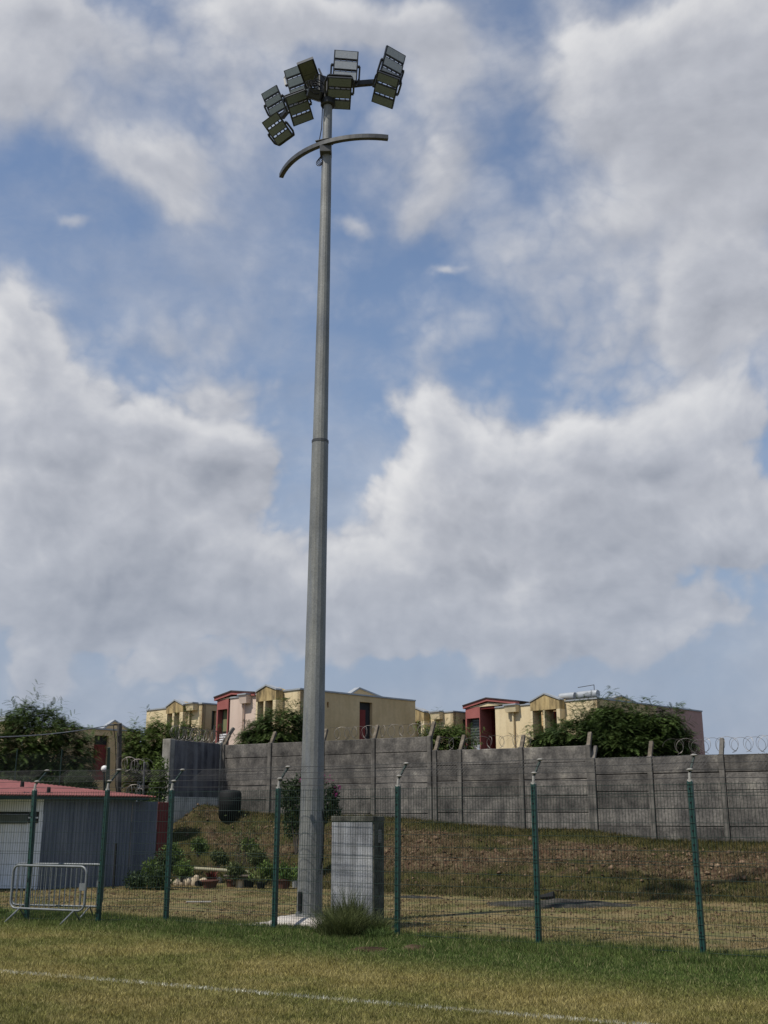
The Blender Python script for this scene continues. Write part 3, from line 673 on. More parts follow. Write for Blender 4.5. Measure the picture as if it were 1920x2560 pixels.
for i in range(len(order) - 1):
    p, top, ap, tip = tops[i]; p2, top2, ap2, tip2 = tops[i + 1]
    L = (p2 - p).length; t = (p2 - p).normalized(); nn_ = Vector((-t.y, t.x, 0))
    off = -nn_ * .045 if nn_.dot(outd) > 0 else nn_ * .045
    m_ = MB(); nv = int(L / .05)
    for q in range(nv + 1):
        a = p + t * (q * L / nv) + off; m_.tube([a + Za * .02, a + Za * 2.40], .0032, 3, caps=False)
    for z in HZ:
        for zz in ((z, z + .045) if z in (.24, 1.23, 2.21) else (z,)):
            m_.tube([p + off * 1.1 + Za * zz, p2 + off * 1.1 + Za * zz], .0038, 3, caps=False)
    stuff(m_.build('mesh_panel', M['wire'], fence))
    bw = MB()
    for a, b_ in ((ap.lerp(tip, 0.12), ap2.lerp(tip2, .12)), (ap.lerp(tip, .55), ap2.lerp(tip2, .55)), (tip, tip2), (top + Za * .03, top2 + Za * .03)):
        a = a + Za * .02; b_ = b_ + Za * .02
        pts_ = [a.lerp(b_, q / 6) - Za * (.018 * math.sin(q / 6 * math.pi)) for q in range(7)]
        bw.tube(pts_, .005, 3, caps=False)
    stuff(bw.build('barbed_wire', M['barb'], fence))
    dg = MB(); nd = int(L / .055)
    for q in range(nd):
        f = q / nd
        if mn.noise(Vector(((p.x + t.x * L * f) * 1.1, 7, 0))) < -.28: continue
        a = ap.lerp(tip, .15).lerp(ap2.lerp(tip2, .15), f); b_ = tip.lerp(tip2, min(f + .055 / L * 2.0, 1))
        dg.tube([a + Za * .02, b_ + Za * .02], .0028, 3, caps=False)
    stuff(dg.build('diagonal_strands', M['barb'], fence))

# ------------------------------------------------------------------ floodlight mast
PB = Vector((-1.383, 21.2, 0)); PT = Vector((-1.285, 21.2, 18.0))
def pz(z): return PB.lerp(PT, z / 18.0) * 1.0 if False else Vector((PB.x + (PT.x - PB.x) * z / 18, 21.2, z))
mast = thing('floodlight_mast', 'very tall tapering galvanised steel mast carrying a cluster of sports floodlights', 'floodlight mast', tuple(PB))
def prad(z): return .238 + (.098 - .238) * z / 18
zj = 9.45
m_ = MB().tube([pz(.22), pz(3), pz(6), pz(zj)], [prad(.22), prad(3), prad(6), prad(zj) + .008], 16, up=(0, 1, 0), phase=.26); m_.build('lower_shaft', M['galv'], mast, bevel=0)
m_ = MB().tube([pz(zj + .02), pz(13), pz(17.9)], [prad(zj) - .008, prad(13) - .003, prad(17.9)], 16, up=(0, 1, 0), phase=.26); m_.build('upper_shaft', M['galv'], mast)
MB().tube([pz(zj - .03), pz(zj + .025)], prad(zj) + .014, 16, up=(0, 1, 0), phase=.26).build('joint_collar', M['steel'], mast)
MB().tube([Vector((PB.x, 21.2, .13)), Vector((PB.x, 21.2, .22))], [.27, .25], 12, up=(0, 1, 0)).build('base_flange', M['galv'], mast)
hd = MB().box(PB + Vector((-.16, -.185, .42)), (.07, .05, .34), Matrix.Rotation(R(-35), 3, 'Z')); hd.build('access_hatch', M['black'], mast)
# pad
pad = MB()
pc = PB; rot = Matrix.Rotation(-EA, 3, 'Z')
lo = [pc + rot @ Vector((x, y, 0)) for x, y in ((-.58, -.55), (.58, -.55), (.58, .55), (-.58, .55))]; hi = [pc + rot @ Vector((x, y, .16)) for x, y in ((-.42, -.38), (.42, -.38), (.42, .38), (-.42, .38))]
lo0 = [v - Za * .05 for v in lo]; lo1 = [v + Za * .06 for v in lo]
pad.add(lo0 + lo1 + hi, [(0, 1, 5, 4), (1, 2, 6, 5), (2, 3, 7, 6), (3, 0, 4, 7), (4, 5, 9, 8), (5, 6, 10, 9), (6, 7, 11, 10), (7, 4, 8, 11), (8, 9, 10, 11), (3, 2, 1, 0)])
o = pad.build('concrete_footing', M['chalk'], None, bevel=.02); tag(o, 'pale low concrete footing under the floodlight mast', 'footing')
# black cable up the side
m_ = MB().tube([Vector((PB.x + .20, 21.02, .9)), pz(1.2) + Vector((.235, -.06, 0)), pz(1.8) + Vector((.24, -.05, 0)), pz(2.0) + Vector((.2, -.08, .06))], .012, 5); m_.build('cable', M['black'], mast)
# curved light beam below
import itertools
BZ = 16.5
a0 = G(703, 440, BZ); a1 = G(812, 358, BZ); a2 = G(970, 345, BZ)
def circ(a, b, c_):
    ax, ay, bx, by, cx, cy = a.x, a.y, b.x, b.y, c_.x, c_.y
    d = 2 * (ax * (by - cy) + bx * (cy - ay) + cx * (ay - by))
    ux = ((ax * ax + ay * ay) * (by - cy) + (bx * bx + by * by) * (cy - ay) + (cx * cx + cy * cy) * (ay - by)) / d
    uy = ((ax * ax + ay * ay) * (cx - bx) + (bx * bx + by * by) * (ax - cx) + (cx * cx + cy * cy) * (bx - ax)) / d
    return ux, uy
def arcpts(a, b, c_, z, n_=22):
    ux, uy = circ(a, b, c_); r_ = math.hypot(a.x - ux, a.y - uy)
    t0 = math.atan2(a.y - uy, a.x - ux); t2 = math.atan2(c_.y - uy, c_.x - ux)
    tm = math.atan2(b.y - uy, b.x - ux)
    def un(t, ref):
        while t - ref > math.pi: t -= 2 * math.pi
        while t - ref < -math.pi: t += 2 * math.pi
        return t
    t0 = un(t0, tm); t2 = un(t2, tm)
    print('arc', ux, uy, r_, t0, tm, t2)
    return [Vector((ux + r_ * math.cos(t0 + (t2 - t0) * i / n_), uy + r_ * math.sin(t0 + (t2 - t0) * i / n_), z)) for i in range(n_ + 1)]
ap_ = arcpts(a0, a1, a2, BZ)
def sweep(pts, w_, h_):
    m_ = MB(); vs = []
    for i, p in enumerate(pts):
        t = (pts[min(i + 1, len(pts) - 1)] - pts[max(i - 1, 0)]).normalized(); sd = t.cross(Za).normalized()
        vs += [p + sd * w_ / 2 - Za * h_ / 2, p - sd * w_ / 2 - Za * h_ / 2, p - sd * w_ / 2 + Za * h_ / 2, p + sd * w_ / 2 + Za * h_ / 2]
    fs = []
    for i in range(len(pts) - 1):
        for j in range(4): a = i * 4 + j; b_ = i * 4 + (j + 1) % 4; fs.append((a, b_, b_ + 4, a + 4))
    n4 = (len(pts) - 1) * 4; fs += [(0, 1, 2, 3), (n4 + 3, n4 + 2, n4 + 1, n4)]
    return m_.add(vs, fs)
sweep(ap_, .10, .10).build('curved_beam', M['steel'], mast)
cb = MB(); cb.box(pz(BZ) + Vector((-.02, -.06, -.14)), (.26, .30, .16)); cb.box(pz(BZ) + Vector((-.06, -.02, .13)), (.34, .28, .03), Matrix.Rotation(R(-20), 3, 'Z')); cb.build('beam_clamp', M['steel'], mast, bevel=.01)
kn = MB()
for q in range(4):
    c_ = pz(BZ - .42) + Vector((-.16 + q * .02, -.08, q * .03)); kn.tube([c_ + Vector((math.cos(a) * .07, math.sin(a * .5) * .03, math.sin(a) * .08)) for a in np.linspace(0, 6.3, 12)], .010, 4, caps=False)
kn.build('cable_loops', M['black'], mast)
MB().tube([pz(17.6) + Vector((-.12, -.03, 0)), pz(17.0) + Vector((-.13, -.03, 0)), pz(16.5) + Vector((-.2, -.03, 0))], .011, 4).build('drop_cable', M['black'], mast)
# head: upper arc carrying the lamps
b0_, b1_, b2_ = W(706, 292, 26.3), W(792, 232, 25.2), W(945, 206, 25.3)
hp = [b0_ * (1 - t) ** 2 + (b1_ * 2 - b0_ * .5 - b2_ * .5) * 2 * t * (1 - t) + b2_ * t * t for t in [q / 16 for q in range(17)]]
sweep(hp, .10, .12).build('head_beam', M['lampbody'], mast)
hub = MB(); hub.tube([pz(17.6) , pz(18.15)], [.17, .19], 12, up=(0, 1, 0)); hub.box(pz(18.0) + Vector((-.12, .05, .1)), (.34, .34, .5), Matrix.Rotation(R(25), 3, 'Z')); hub.build('head_hub', M['lampbody'], mast, bevel=.02)
cbm = MB()
for q in range(9):
    c_ = pz(17.9) + Vector((-.28 + rnd.uniform(-.15, .12), -.22 + rnd.uniform(-.1, .1), rnd.uniform(-.15, .3))); r_ = rnd.uniform(.06, .16); ph = rnd.uniform(0, 3)
    cbm.tube([c_ + Vector((math.cos(a) * r_, math.sin(a + ph) * r_ * .5, math.sin(a) * r_)) for a in np.linspace(0, 6.3, 14)], .011, 4, caps=False)
cbm.build('cable_bundle', M['black'], mast)
dr = MB().box(pz(17.85) + Vector((-.30, -.12, -.02)), (.34, .26, .24), Matrix.Rotation(R(30), 3, 'X') @ Matrix.Rotation(R(18), 3, 'Y')); dr.build('junction_box', M['lampbody'], mast, bevel=.03)
MB().rod(pz(18.3) + Vector((-.1, 0, 0)), W(797, 172, 25.3), .035, .03).build('brace', M['steel'], mast)

LAMPS = [('A',-0.891,21.200,18.711,0.059,0.058,-0.045,0.997),('B',-1.021,21.000,17.790,0.147,1.138,0.044,0.975),('C',0.212,21.500,18.954,0.580,0.279,-0.095,0.958),('D',0.026,21.401,18.179,-0.541,0.926,-0.675,0.939),('E',-2.059,21.901,18.832,-0.202,0.211,0.228,0.932),('F',-1.738,21.400,18.629,0.301,0.988,0.558,0.969),('G',-1.963,21.501,17.771,0.496,0.846,0.641,0.897),('H',-2.712,22.602,18.804,-0.344,0.313,0.298,0.791),('I',-2.584,22.502,17.933,-0.209,0.822,0.452,0.827)]
FY = (-.92, -.75, -.55, -.12, .12, .55, .9)
LL = dict(A='upper centre floodlight of the cluster', F='floodlight with two wide olive lens panels and no gaps')
for (kx, X, Y, Z, ph, ta, ro, sc) in LAMPS:
    n_ = Vector((math.sin(ph) * math.cos(ta), -math.cos(ph) * math.cos(ta), -math.sin(ta)))
    up = Vector((math.sin(ph) * math.sin(ta), -math.cos(ph) * math.sin(ta), math.cos(ta))); w_ = Vector((math.cos(ph), math.sin(ph), 0))
    w_, up = w_ * math.cos(ro) + up * math.sin(ro), -w_ * math.sin(ro) + up * math.cos(ro)
    O = Vector((X, Y, Z)); wd2 = (.57 if kx != 'F' else .42) * sc / 2; hh2 = (.78 if kx != 'F' else .62) * sc / 2
    fl = MB()
    if kx != 'F':
        ph_ = hh2 * 2; gap = ph_ * .062; mh = (ph_ - 2 * gap) / 3
        rows = [(hh2 - mh * (i + 1) - gap * i, hh2 - mh * i - gap * i) for i in range(3)]
        for a, b_ in rows: fl.fr(O, w_, up, n_, (-wd2, wd2), (a, b_), (-.055, 0))
        for gi in range(2):
            y0 = rows[gi][0] - gap; y1 = rows[gi][0]
            for fx in (-.92, -.42, .05, .52, .92): fl.fr(O, w_, up, n_, (wd2 * fx - .02, wd2 * fx + .02) if abs(fx) > .9 else (wd2 * fx - .010, wd2 * fx + .010), (y0, y1), (-.05, -.004))
        # fins on the back and driver
        for q in range(7): fl.fr(O, w_, up, n_, (-wd2 * .9, wd2 * .9), (hh2 * FY[q] - .004, hh2 * FY[q] + .004), (-.085, -.055))
    else:
        rows = [(0.004, hh2 * .94), (-hh2 * .94, -.004)]
        fl.fr(O, w_, up, n_, (-wd2, wd2), (-hh2, hh2), (-.14, 0))
    f_ = fl.build('floodlight', M['lampbody'], mast)
    if kx in LL: f_['label'] = LL[kx]
    for a, b_ in rows:
        lw = wd2 * (.90 if kx != 'F' else .80)
        if kx == 'F': pa = MB().fr(O, w_, up, n_, (-lw, lw), (a, b_), (.001, .008))
        else: pa = MB().fr(O, w_, up, n_, (-lw, lw), (a + .019, b_ - .019), (.001, .006))
        pn = pa.build('lens_panel', M['olive'] if kx == 'F' else (M['led_lit'] if kx in 'AC' else M['led']), f_)
    # stirrup bracket
    if kx != 'F':
        sb = MB()
        br = wd2 + .045
        cpt = O - n_ * .30 - up * .10
        for sg_ in (-1, 1):
            sb.tube([O + w_ * sg_ * (wd2 + .0) - n_ * .02, O + w_ * sg_ * (wd2 + .05) - n_ * .02], .035, 8)
        if kx in 'ACHI': path = [O - w_ * br - n_ * .02, O - w_ * br - n_ * .06 - up * .30 * sc, O - w_ * (br * .8) - n_ * .12 - up * .42 * sc, O + w_ * (br * .8) - n_ * .12 - up * .42 * sc, O + w_ * br - n_ * .06 - up * .30 * sc, O + w_ * br - n_ * .02]
        else: path = [O - w_ * br - n_ * .02, O - w_ * br - n_ * .10 + up * .24 * sc, O - w_ * (br * .8) - n_ * .16 + up * .36 * sc, O + w_ * (br * .8) - n_ * .16 + up * .36 * sc, O + w_ * br - n_ * .10 + up * .24 * sc, O + w_ * br - n_ * .02]
        for q in range(5): sb.rod(path[q], path[q + 1], .042, .034, up=tuple(n_))
        sb.build('stirrup', M['lampbody'], f_)

# ------------------------------------------------------------------ concrete meter cabinet
cabP = G(930, 2326); 
e1c = Vector((math.cos(R(30)), -math.sin(R(30)), 0)); e2c = Vector((math.sin(R(30)), math.cos(R(30)), 0))
wf_, _z = PL(827, 2200, cabP, (-e1c.x, -e1c.y)); wsd, _ = PL(958, 2200, cabP, (e2c.x, e2c.y)); _, zc_ = PL(930, 2040, cabP, (e1c.x, e1c.y))
print('cab', cabP, wf_, wsd, zc_)
cab = thing('meter_cabinet', 'grey mottled concrete electrical cabinet behind the fence beside the mast', 'cabinet', tuple(cabP))
MB().fr(cabP, -e1c, e2c, Za, (0.0, wf_), (0, wsd), (-.05, zc_ - .10)).build('body', M['cabf'], cab, bevel=.015)
MB().fr(cabP, -e1c, e2c, Za, (-.030, wf_ + .006), (-.012, wsd + .012), (zc_ - .098, zc_ + .0)).build('cap_slab', M['cab_top_shade'], cab, bevel=.012)
MB().fr(cabP, -e1c, e2c, Za, (-.028, -.002), (.02, wsd - .01), (-.03, zc_ - .102)).build('shaded_side_panel', M['cab_top_shade'], cab, bevel=.004)  # dark concrete paints the shade on the side away from the sun
lv = MB()
lv.fr(cabP, -e1c, e2c, Za, (-.040, -.030), (wsd * .40, wsd * .66), (zc_ - .46, zc_ - .24)); lv.build('vent', M['insul'], cab)
for q in range(7): MB().fr(cabP, -e1c, e2c, Za, (-.046, -.041), (wsd * .43, wsd * .63), (zc_ - .445 + q * .029, zc_ - .432 + q * .029)).build('vent_slot', M['steel'], cab)

# ------------------------------------------------------------------ plants
def frond_cloud(name, C_, Dr, L, mat, par=None, pairs=8, lw=.28, droop=.45, up=.2):
    """pinnate fronds: C_ (n,3) bases, Dr (n,3) directions, L (n) lengths; leaflet triangles either side of the stalk"""
    n_ = len(C_); Dr = Dr / np.linalg.norm(Dr, axis=1, keepdims=True)
    sd = np.cross(Dr, np.array([0, 0, 1.0])); sd /= (np.linalg.norm(sd, axis=1, keepdims=True) + 1e-6)
    nt_ = pairs * 2; V = np.zeros((n_, nt_, 3, 3)); dr = droop * rng.uniform(.5, 1.4, n_)
    def pt(t): return C_ + Dr * (L * t)[:, None] - np.array([0, 0, 1.0]) * (L * dr * t * t)[:, None]
    for q in range(pairs):
        t = (q + .6) / (pairs + .3); a = pt(np.full(n_, t)); b_ = pt(np.full(n_, t + .62 / pairs))
        ll = lw * L * math.sin(math.pi * (.16 + .74 * t)) * rng.uniform(.8, 1.2, n_)
        for h_, sg_ in ((0, -1), (1, 1)):
            tip = (a + b_) / 2 + sd * (sg_ * ll)[:, None] + Dr * (ll * .35)[:, None]; tip[:, 2] -= ll * .28
            V[:, q * 2 + h_, 0] = a; V[:, q * 2 + h_, 1] = b_; V[:, q * 2 + h_, 2] = tip
    v_ = np.repeat(rng.uniform(0, 1, n_), nt_ * 3)
    return npmesh(name, V.reshape(-1, 3), np.arange(n_ * nt_ * 3).reshape(-1, 3), mat, par, v_)
def leaf_cloud(name, C_, size, mat, par=None, asp=.5, upb=.3):
    n_ = len(C_); a = rng.normal(0, 1, (n_, 3)); a[:, 2] += upb; a /= np.linalg.norm(a, axis=1, keepdims=True)
    b_ = rng.normal(0, 1, (n_, 3)); b_ -= a * (a * b_).sum(1, keepdims=True); b_ /= np.linalg.norm(b_, axis=1, keepdims=True)
    s_ = size * rng.uniform(.6, 1.4, n_)[:, None]
    V = np.stack([C_, C_ + a * s_ * .5 + b_ * s_ * asp * .5, C_ + a * s_, C_ + a * s_ * .5 - b_ * s_ * asp * .5], 1)
    return npmesh(name, V.reshape(-1, 3), np.arange(n_ * 4).reshape(-1, 4), mat, par, np.repeat(rng.uniform(0, 1, n_), 4))
def shell_points(lobes, n_, inner=.55):
    """lobes: (centre, (rx,ry,rz)) -> points near the surface of the lobes with outward direction"""
    vol = np.array([l_[1][0] * l_[1][2] for l_ in lobes]); pr = vol / vol.sum(); ch = rng.choice(len(lobes), n_, p=pr)
    u = rng.normal(0, 1, (n_, 3)); u /= np.linalg.norm(u, axis=1, keepdims=True)
    rr = inner + (1.02 - inner) * rng.uniform(0, 1, n_) ** .6
    Cc = np.array([tuple(l_[0]) for l_ in lobes])[ch]; Rr = np.array([l_[1] for l_ in lobes])[ch]
    return Cc + u * Rr * rr[:, None], u
def tree(name, label, D, lobes_px, base_px, nros, flen, mat, group=None, per=6, cat='tree', spires=()):
    """lobes_px: (x, y, rx, ry) in photograph pixels at axis depth D, turned into 3-D lobes around the trunk"""
    bp = W(base_px[0], base_px[1], D); pxm = F / D
    root = thing(name, label, cat, (bp.x, bp.y, 1.5), group)
    lobes = []
    for x, y, rx, ry in lobes_px:
        c_ = W(x, y, D); c_.y += rnd.uniform(-.5, .5) * rx / pxm * .8
        lobes.append((c_, (rx / pxm, rx / pxm * .85, ry / pxm)))
    nros = int(nros * 1.25); flen *= .88
    P_, U = shell_points(lobes, nros)
    # spires: upright branch tips above the crown
    ex = []
    for x, y0, y1 in spires:
        a = W(x, y1, D); b_ = W(x + rnd.uniform(-6, 6), y0, D)
        for t in np.linspace(0, 1, 9): ex.append(np.array(a.lerp(b_, t)) + rng.normal(0, .04 + .10 * (1 - t), 3))
    if ex:
        P_ = np.concatenate([P_, np.array(ex)]); U = np.concatenate([U, np.tile([[0, -.1, .6]], (len(ex), 1))])
    n_ = len(P_); Cc = np.repeat(P_, per, 0); an = rng.uniform(0, 6.28, n_ * per)
    Dd = np.stack([np.cos(an), np.sin(an), rng.uniform(-.05, .55, n_ * per)], 1) + np.repeat(U, per, 0) * .45
    L_ = flen * rng.uniform(.6, 1.25, n_ * per)
    Cc = Cc + rng.normal(0, .05, Cc.shape)
    frond_cloud('crown', Cc, Dd, L_, mat, root, pairs=8, lw=.25)
    # long outer sprays: stalks with fronds in two ranks, breaking the outline
    ns_ = int(nros * .09); sp, su = shell_points(lobes, ns_, .95); scs, sds = [], []
    for p_, u_ in zip(sp, su):
        if u_[2] < -.35: continue
        dv = np.array([u_[0] * .9, u_[1] * .6, abs(u_[2]) * .7 + .35]); dv /= np.linalg.norm(dv); ln_ = rnd.uniform(.35, .95); sdv = np.cross(dv, [0, 1, .2]); sdv /= np.linalg.norm(sdv) + 1e-6
        for q in range(6):
            c_ = p_ + dv * ln_ * q / 6
            for sg_ in (-1, 1): scs.append(c_); sds.append(sdv * sg_ + dv * (.5 + q * .12) + rng.normal(0, .2, 3))
    if scs: frond_cloud('outer_sprays', np.array(scs), np.array(sds), flen * rng.uniform(.55, 1.1, len(scs)), mat, root, pairs=7, lw=.24, droop=.35)
    # trunk and limbs
    tp = Vector((bp.x, bp.y, 1.5)); cen = sum((l_[0] for l_ in lobes), Vector((0, 0, 0))) / len(lobes)
    MB().tube([tp - Za * .3, tp.lerp(cen, .35) + Vector((.1, 0, 0)), tp.lerp(cen, .8)], [.16, .12, .07], 8).build('trunk', M['bark'], root, smooth=True)
    for l_ in lobes:
        s0 = tp.lerp(cen, .45); md = s0.lerp(l_[0], .5) + Vector((rnd.uniform(-.15, .15), rnd.uniform(-.15, .15), -.1))
        MB().tube([s0, md, l_[0] + Za * l_[1][2] * .5], [.07, .045, .015], 6, caps=False).build('limb', M['bark'], root, smooth=True)
    return root
tree('leafy_tree', 'large dark feathery tree at the left above the red roof', 40, [(70, 1860, 95, 85), (150, 1880, 75, 80), (40, 1930, 90, 70), (150, 1950, 70, 45), (200, 1900, 30, 50), (60, 1800, 45, 45), (110, 1830, 60, 50), (0, 1900, 60, 80)],
     (90, 2020), 1500, .42, M['leaf1'], per=6, spires=[(58, 1757, 1800), (115, 1775, 1820), (150, 1778, 1830), (90, 1785, 1830), (30, 1800, 1850), (178, 1812, 1850)])
tree('leafy_tree', 'bright green feathery tree just left of the dark return wall', 41, [(400, 1860, 60, 50), (360, 1880, 50, 55), (350, 1940, 40, 60), (400, 1930, 50, 60), (440, 1860, 45, 40), (475, 1850, 30, 40), (385, 1990, 35, 45), (330, 1850, 20, 30), (395, 1900, 60, 50)],
     (390, 2040), 1600, .36, M['leaf2'], per=6, spires=[(480, 1775, 1850), (400, 1788, 1840), (335, 1800, 1850), (375, 1800, 1840), (500, 1830, 1860)])
tree('leafy_tree', 'feathery tree in front of the pale pink house, left of the mast', 42, [(700, 1820, 60, 45), (740, 1830, 40, 45), (650, 1840, 45, 35), (690, 1860, 70, 25), (620, 1850, 25, 22)],
     (700, 1960), 700, .40, M['leaf1'], spires=[(712, 1748, 1810), (750, 1755, 1810), (680, 1780, 1820), (630, 1812, 1840)])
tree('leafy_tree', 'low bushy tree in front of the maroon doorway', 40, [(1120, 1848, 45, 28), (1090, 1845, 35, 22), (1160, 1860, 32, 20), (1140, 1835, 22, 18), (1070, 1835, 15, 14)],
     (1120, 1960), 420, .30, M['leaf2'], spires=[(1085, 1812, 1835), (1145, 1818, 1840)])
tree('leafy_tree', 'wide dark feathery tree in front of the house with the solar water heaters', 40, [(1440, 1845, 75, 42), (1530, 1828, 70, 52), (1615, 1842, 75, 52), (1560, 1868, 125, 40), (1390, 1860, 60, 28), (1690, 1858, 42, 34), (1510, 1802, 40, 30), (1655, 1812, 45, 26), (1350, 1868, 25, 16), (1590, 1808, 40, 26)],
     (1560, 1990), 2900, .40, M['leaf1'], spires=[(1530, 1722, 1790), (1470, 1745, 1800), (1615, 1742, 1790), (1700, 1765, 1810), (1560, 1745, 1790), (1585, 1765, 1800), (1325, 1815, 1850), (1715, 1830, 1845), (1650, 1760, 1790), (1448, 1768, 1810)])

def bush(name, label, D, lobes_px, n_, size, mat, group=None, cat='shrub', asp=.5, stem=True, z0=None):
    x, y, rx, ry = lobes_px[0]; pxm = F / D
    lobes = [(W(x, y, D), (rx / pxm, rx / pxm * .8, ry / pxm)) for x, y, rx, ry in lobes_px]
    lowest = min(l_[0].z - l_[1][2] for l_ in lobes) if z0 is None else z0
    root = thing(name, label, cat, (lobes[0][0].x, lobes[0][0].y, lowest), group)
    P_, U = shell_points(lobes, n_, .3); P_ = P_[P_[:, 2] > lowest]
    leaf_cloud('foliage', P_, size, mat, root, asp)
    if stem:
        sm = MB()
        for l_ in lobes: sm.tube([Vector((lobes[0][0].x, lobes[0][0].y, lowest - .1)), l_[0]], [.03, .012], 5, caps=False)
        sm.build('stems', M['bark'], root)
    return root, lobes
bush('hedge_bush', 'rounded clipped dark bush beside the house door behind the shed roof', 38, [(195, 1955, 38, 32), (215, 1970, 30, 25)], 4500, .06, M['leaf3'], 'rounded bushes above the shed')
bush('hedge_bush', 'low dark bush under the big tree, at the far left above the roof', 38, [(60, 1958, 35, 18), (30, 1955, 40, 15)], 2500, .07, M['leaf3'], 'rounded bushes above the shed')
bush('hedge_bush', 'low bush between the two others above the shed roof', 38, [(120, 1962, 30, 20)], 2000, .07, M['leaf3'], 'rounded bushes above the shed')
# climbing plant on the return wall end
bush('creeper', 'green creeper hanging beside the pale end column', 36.0, [(400, 1930, 22, 40), (392, 2000, 26, 60), (405, 1965, 18, 40)], 2600, .09, M['leaf2'])
# bougainvillea
bo, lb = bush('bougainvillea', 'dark leafed bougainvillea with magenta flowers behind the mast', 31.5, [(742, 2010, 38, 62), (720, 1985, 30, 40), (765, 1960, 35, 30), (820, 2000, 26, 40), (835, 1990, 14, 30), (730, 2060, 26, 36), (835, 2030, 20, 22), (800, 2045, 26, 20)], 5200, .085, M['leaf3'], z0=1.0)
fl_ = []
for x, y, r_ in ((822, 1946, 8), (848, 1968, 6), (843, 1980, 7), (838, 1990, 5), (752, 1950, 5), (812, 1940, 4)):
    for q in range(26): fl_.append(np.array(W(x + rnd.gauss(0, r_ * .55), y + rnd.gauss(0, r_ * .7), 31.1 + rnd.uniform(-.15, .15))))
stuff(leaf_cloud('flower_cluster', np.array(fl_)[::2], .045, M['magenta'], bo, .8))

def tuft(name, label, P0, n_, h, spread, mat, group=None, cat='plant', wd_=.012, lean=.5, part='blades'):
    root = thing(name, label, cat, tuple(P0), group)
    r_ = np.abs(rng.normal(0, spread * .5, n_)); an = rng.uniform(0, 6.28, n_)
    base = np.stack([P0[0] + r_ * np.cos(an) * 1.0, P0[1] + r_ * np.sin(an), np.full(n_, P0[2])], 1)
    hh = h * rng.uniform(.35, 1.0, n_) * np.exp(-(r_ / spread) ** 2 * .8); out_ = lean * hh * rng.uniform(.2, 1.4, n_)
    a2 = an + rng.normal(0, .7, n_)
    dx, dy = np.cos(a2) * out_, np.sin(a2) * out_; pw = rng.uniform(0, 6.28, n_); wx, wy = np.cos(pw) * wd_ / 2, np.sin(pw) * wd_ / 2
    V = np.zeros((n_, 5, 3))
    V[:, 0] = base - np.stack([wx, wy, 0 * wx], 1); V[:, 1] = base + np.stack([wx, wy, 0 * wx], 1)
    md = base + np.stack([dx * .35, dy * .35, hh * .6], 1); V[:, 2] = md + np.stack([wx, wy, 0 * wx], 1) * .8; V[:, 3] = md - np.stack([wx, wy, 0 * wx], 1) * .8
    V[:, 4] = base + np.stack([dx, dy, hh], 1)
    q = np.arange(n_)[:, None] * 5
    T = np.concatenate([q + [0, 1, 2], q + [0, 2, 3], q + [3, 2, 4]]).reshape(-1, 3)
    npmesh(part, V.reshape(-1, 3), T, mat, root, np.repeat(rng.uniform(0, 1, n_), 5)); return root
def straggly(name, label, clumps, mat):
    root = thing(name, label, 'grass tuft', tuple(clumps[0][0]))
    for P0, n_, h, spread, lean in clumps:
        t_ = tuft('tmp', 'x', P0, n_, h, spread, mat, wd_=.008, lean=lean, part='grass_clump')
        for c_ in list(t_.children): c_.parent = root; c_.location = Vector(P0) - root.location
        bpy.data.objects.remove(t_)
    return root
cl_ = [(G(868, 2338), 1500, .62, .34, .7), (G(840, 2338), 700, .5, .3, .8), (G(900, 2340), 700, .45, .3, .8)]
for q in range(16):
    cl_.append((G(868 + rnd.gauss(0, 42), 2340 + rnd.uniform(-10, 10)), rnd.randint(120, 330), rnd.uniform(.32, .62), rnd.uniform(.10, .26), rnd.uniform(.5, 1.3)))
for q in range(9): cl_.append((G(845 + rnd.uniform(-20, 60), 2338), 60, rnd.uniform(.75, 1.15), .12, .35))
for q in range(5): cl_.append((G(925 + rnd.uniform(-10, 35), 2344), 110, rnd.uniform(.35, .6), .14, .9))
straggly('dry_bush', 'straggly dry grass bush at the foot of the concrete cabinet', cl_, M['drytuft'])
straggly('grass_clump', 'low dark grass clump right of the concrete cabinet base', [(G(948, 2346), 400, .3, .2, .8), (G(935, 2352), 250, .24, .2, .8), (G(962, 2350), 200, .22, .15, .9)], M['leaf1'])
# garden plants at the foot of the bank (left)
plants = [(395, 2212, .9, .7, 'leaf3', 'dark leafy plant beside the end of the grey fence', 29.5), (340, 2215, .6, .7, 'leaf3', 'low dark plant in front of the corrugated shed wall', 29.8),
 (430, 2140, .55, .5, 'leaf2', 'green leafy plant on the bank above the stone edging', 31.5), (495, 2120, .4, .35, 'leaf2', 'green spreading plant higher on the bank', 32.5),
 (620, 2120, .4, .35, 'leaf2', 'small green shrub on the dry bank left of the mast', 32), (665, 2185, .5, .4, 'leaf2', 'green garden plant growing behind the flower pots', 30.2),
 (408, 2165, .7, .6, 'leaf3', 'dark shrub between the red board and the bank', 30.5), (455, 2180, .45, .5, 'leaf2', 'leafy green plant directly above the edging stones', 30.3), (375, 2190, .7, .5, 'leaf2', 'leafy plant at the right end of the corrugated fence', 30.2), (640, 2150, .5, .5, 'drytuft', 'dry shrub behind the right hand flower pots', 31),
 (545, 2150, .4, .45, 'drytuft', 'dry brown shrub above the lying pipe', 31.8), (585, 2185, .5, .35, 'drytuft', 'thin dry weed behind the flower pots', 30.5), (710, 2190, .5, .4, 'leaf2', 'pale leaved plant by the foot of the mast', 30)]
for i, (x, y, h_, sp, mt, lab, D) in enumerate(plants):
    c_ = W(x, y, D); g0 = c_.z
    bush('garden_plant', lab, D, [(x, y - h_ * 18, sp * 45, h_ * 42), (x + 12, y, sp * 40, h_ * 34)], 900, .10, M[mt], 'plants at the foot of the bank', cat='plant', asp=.35)
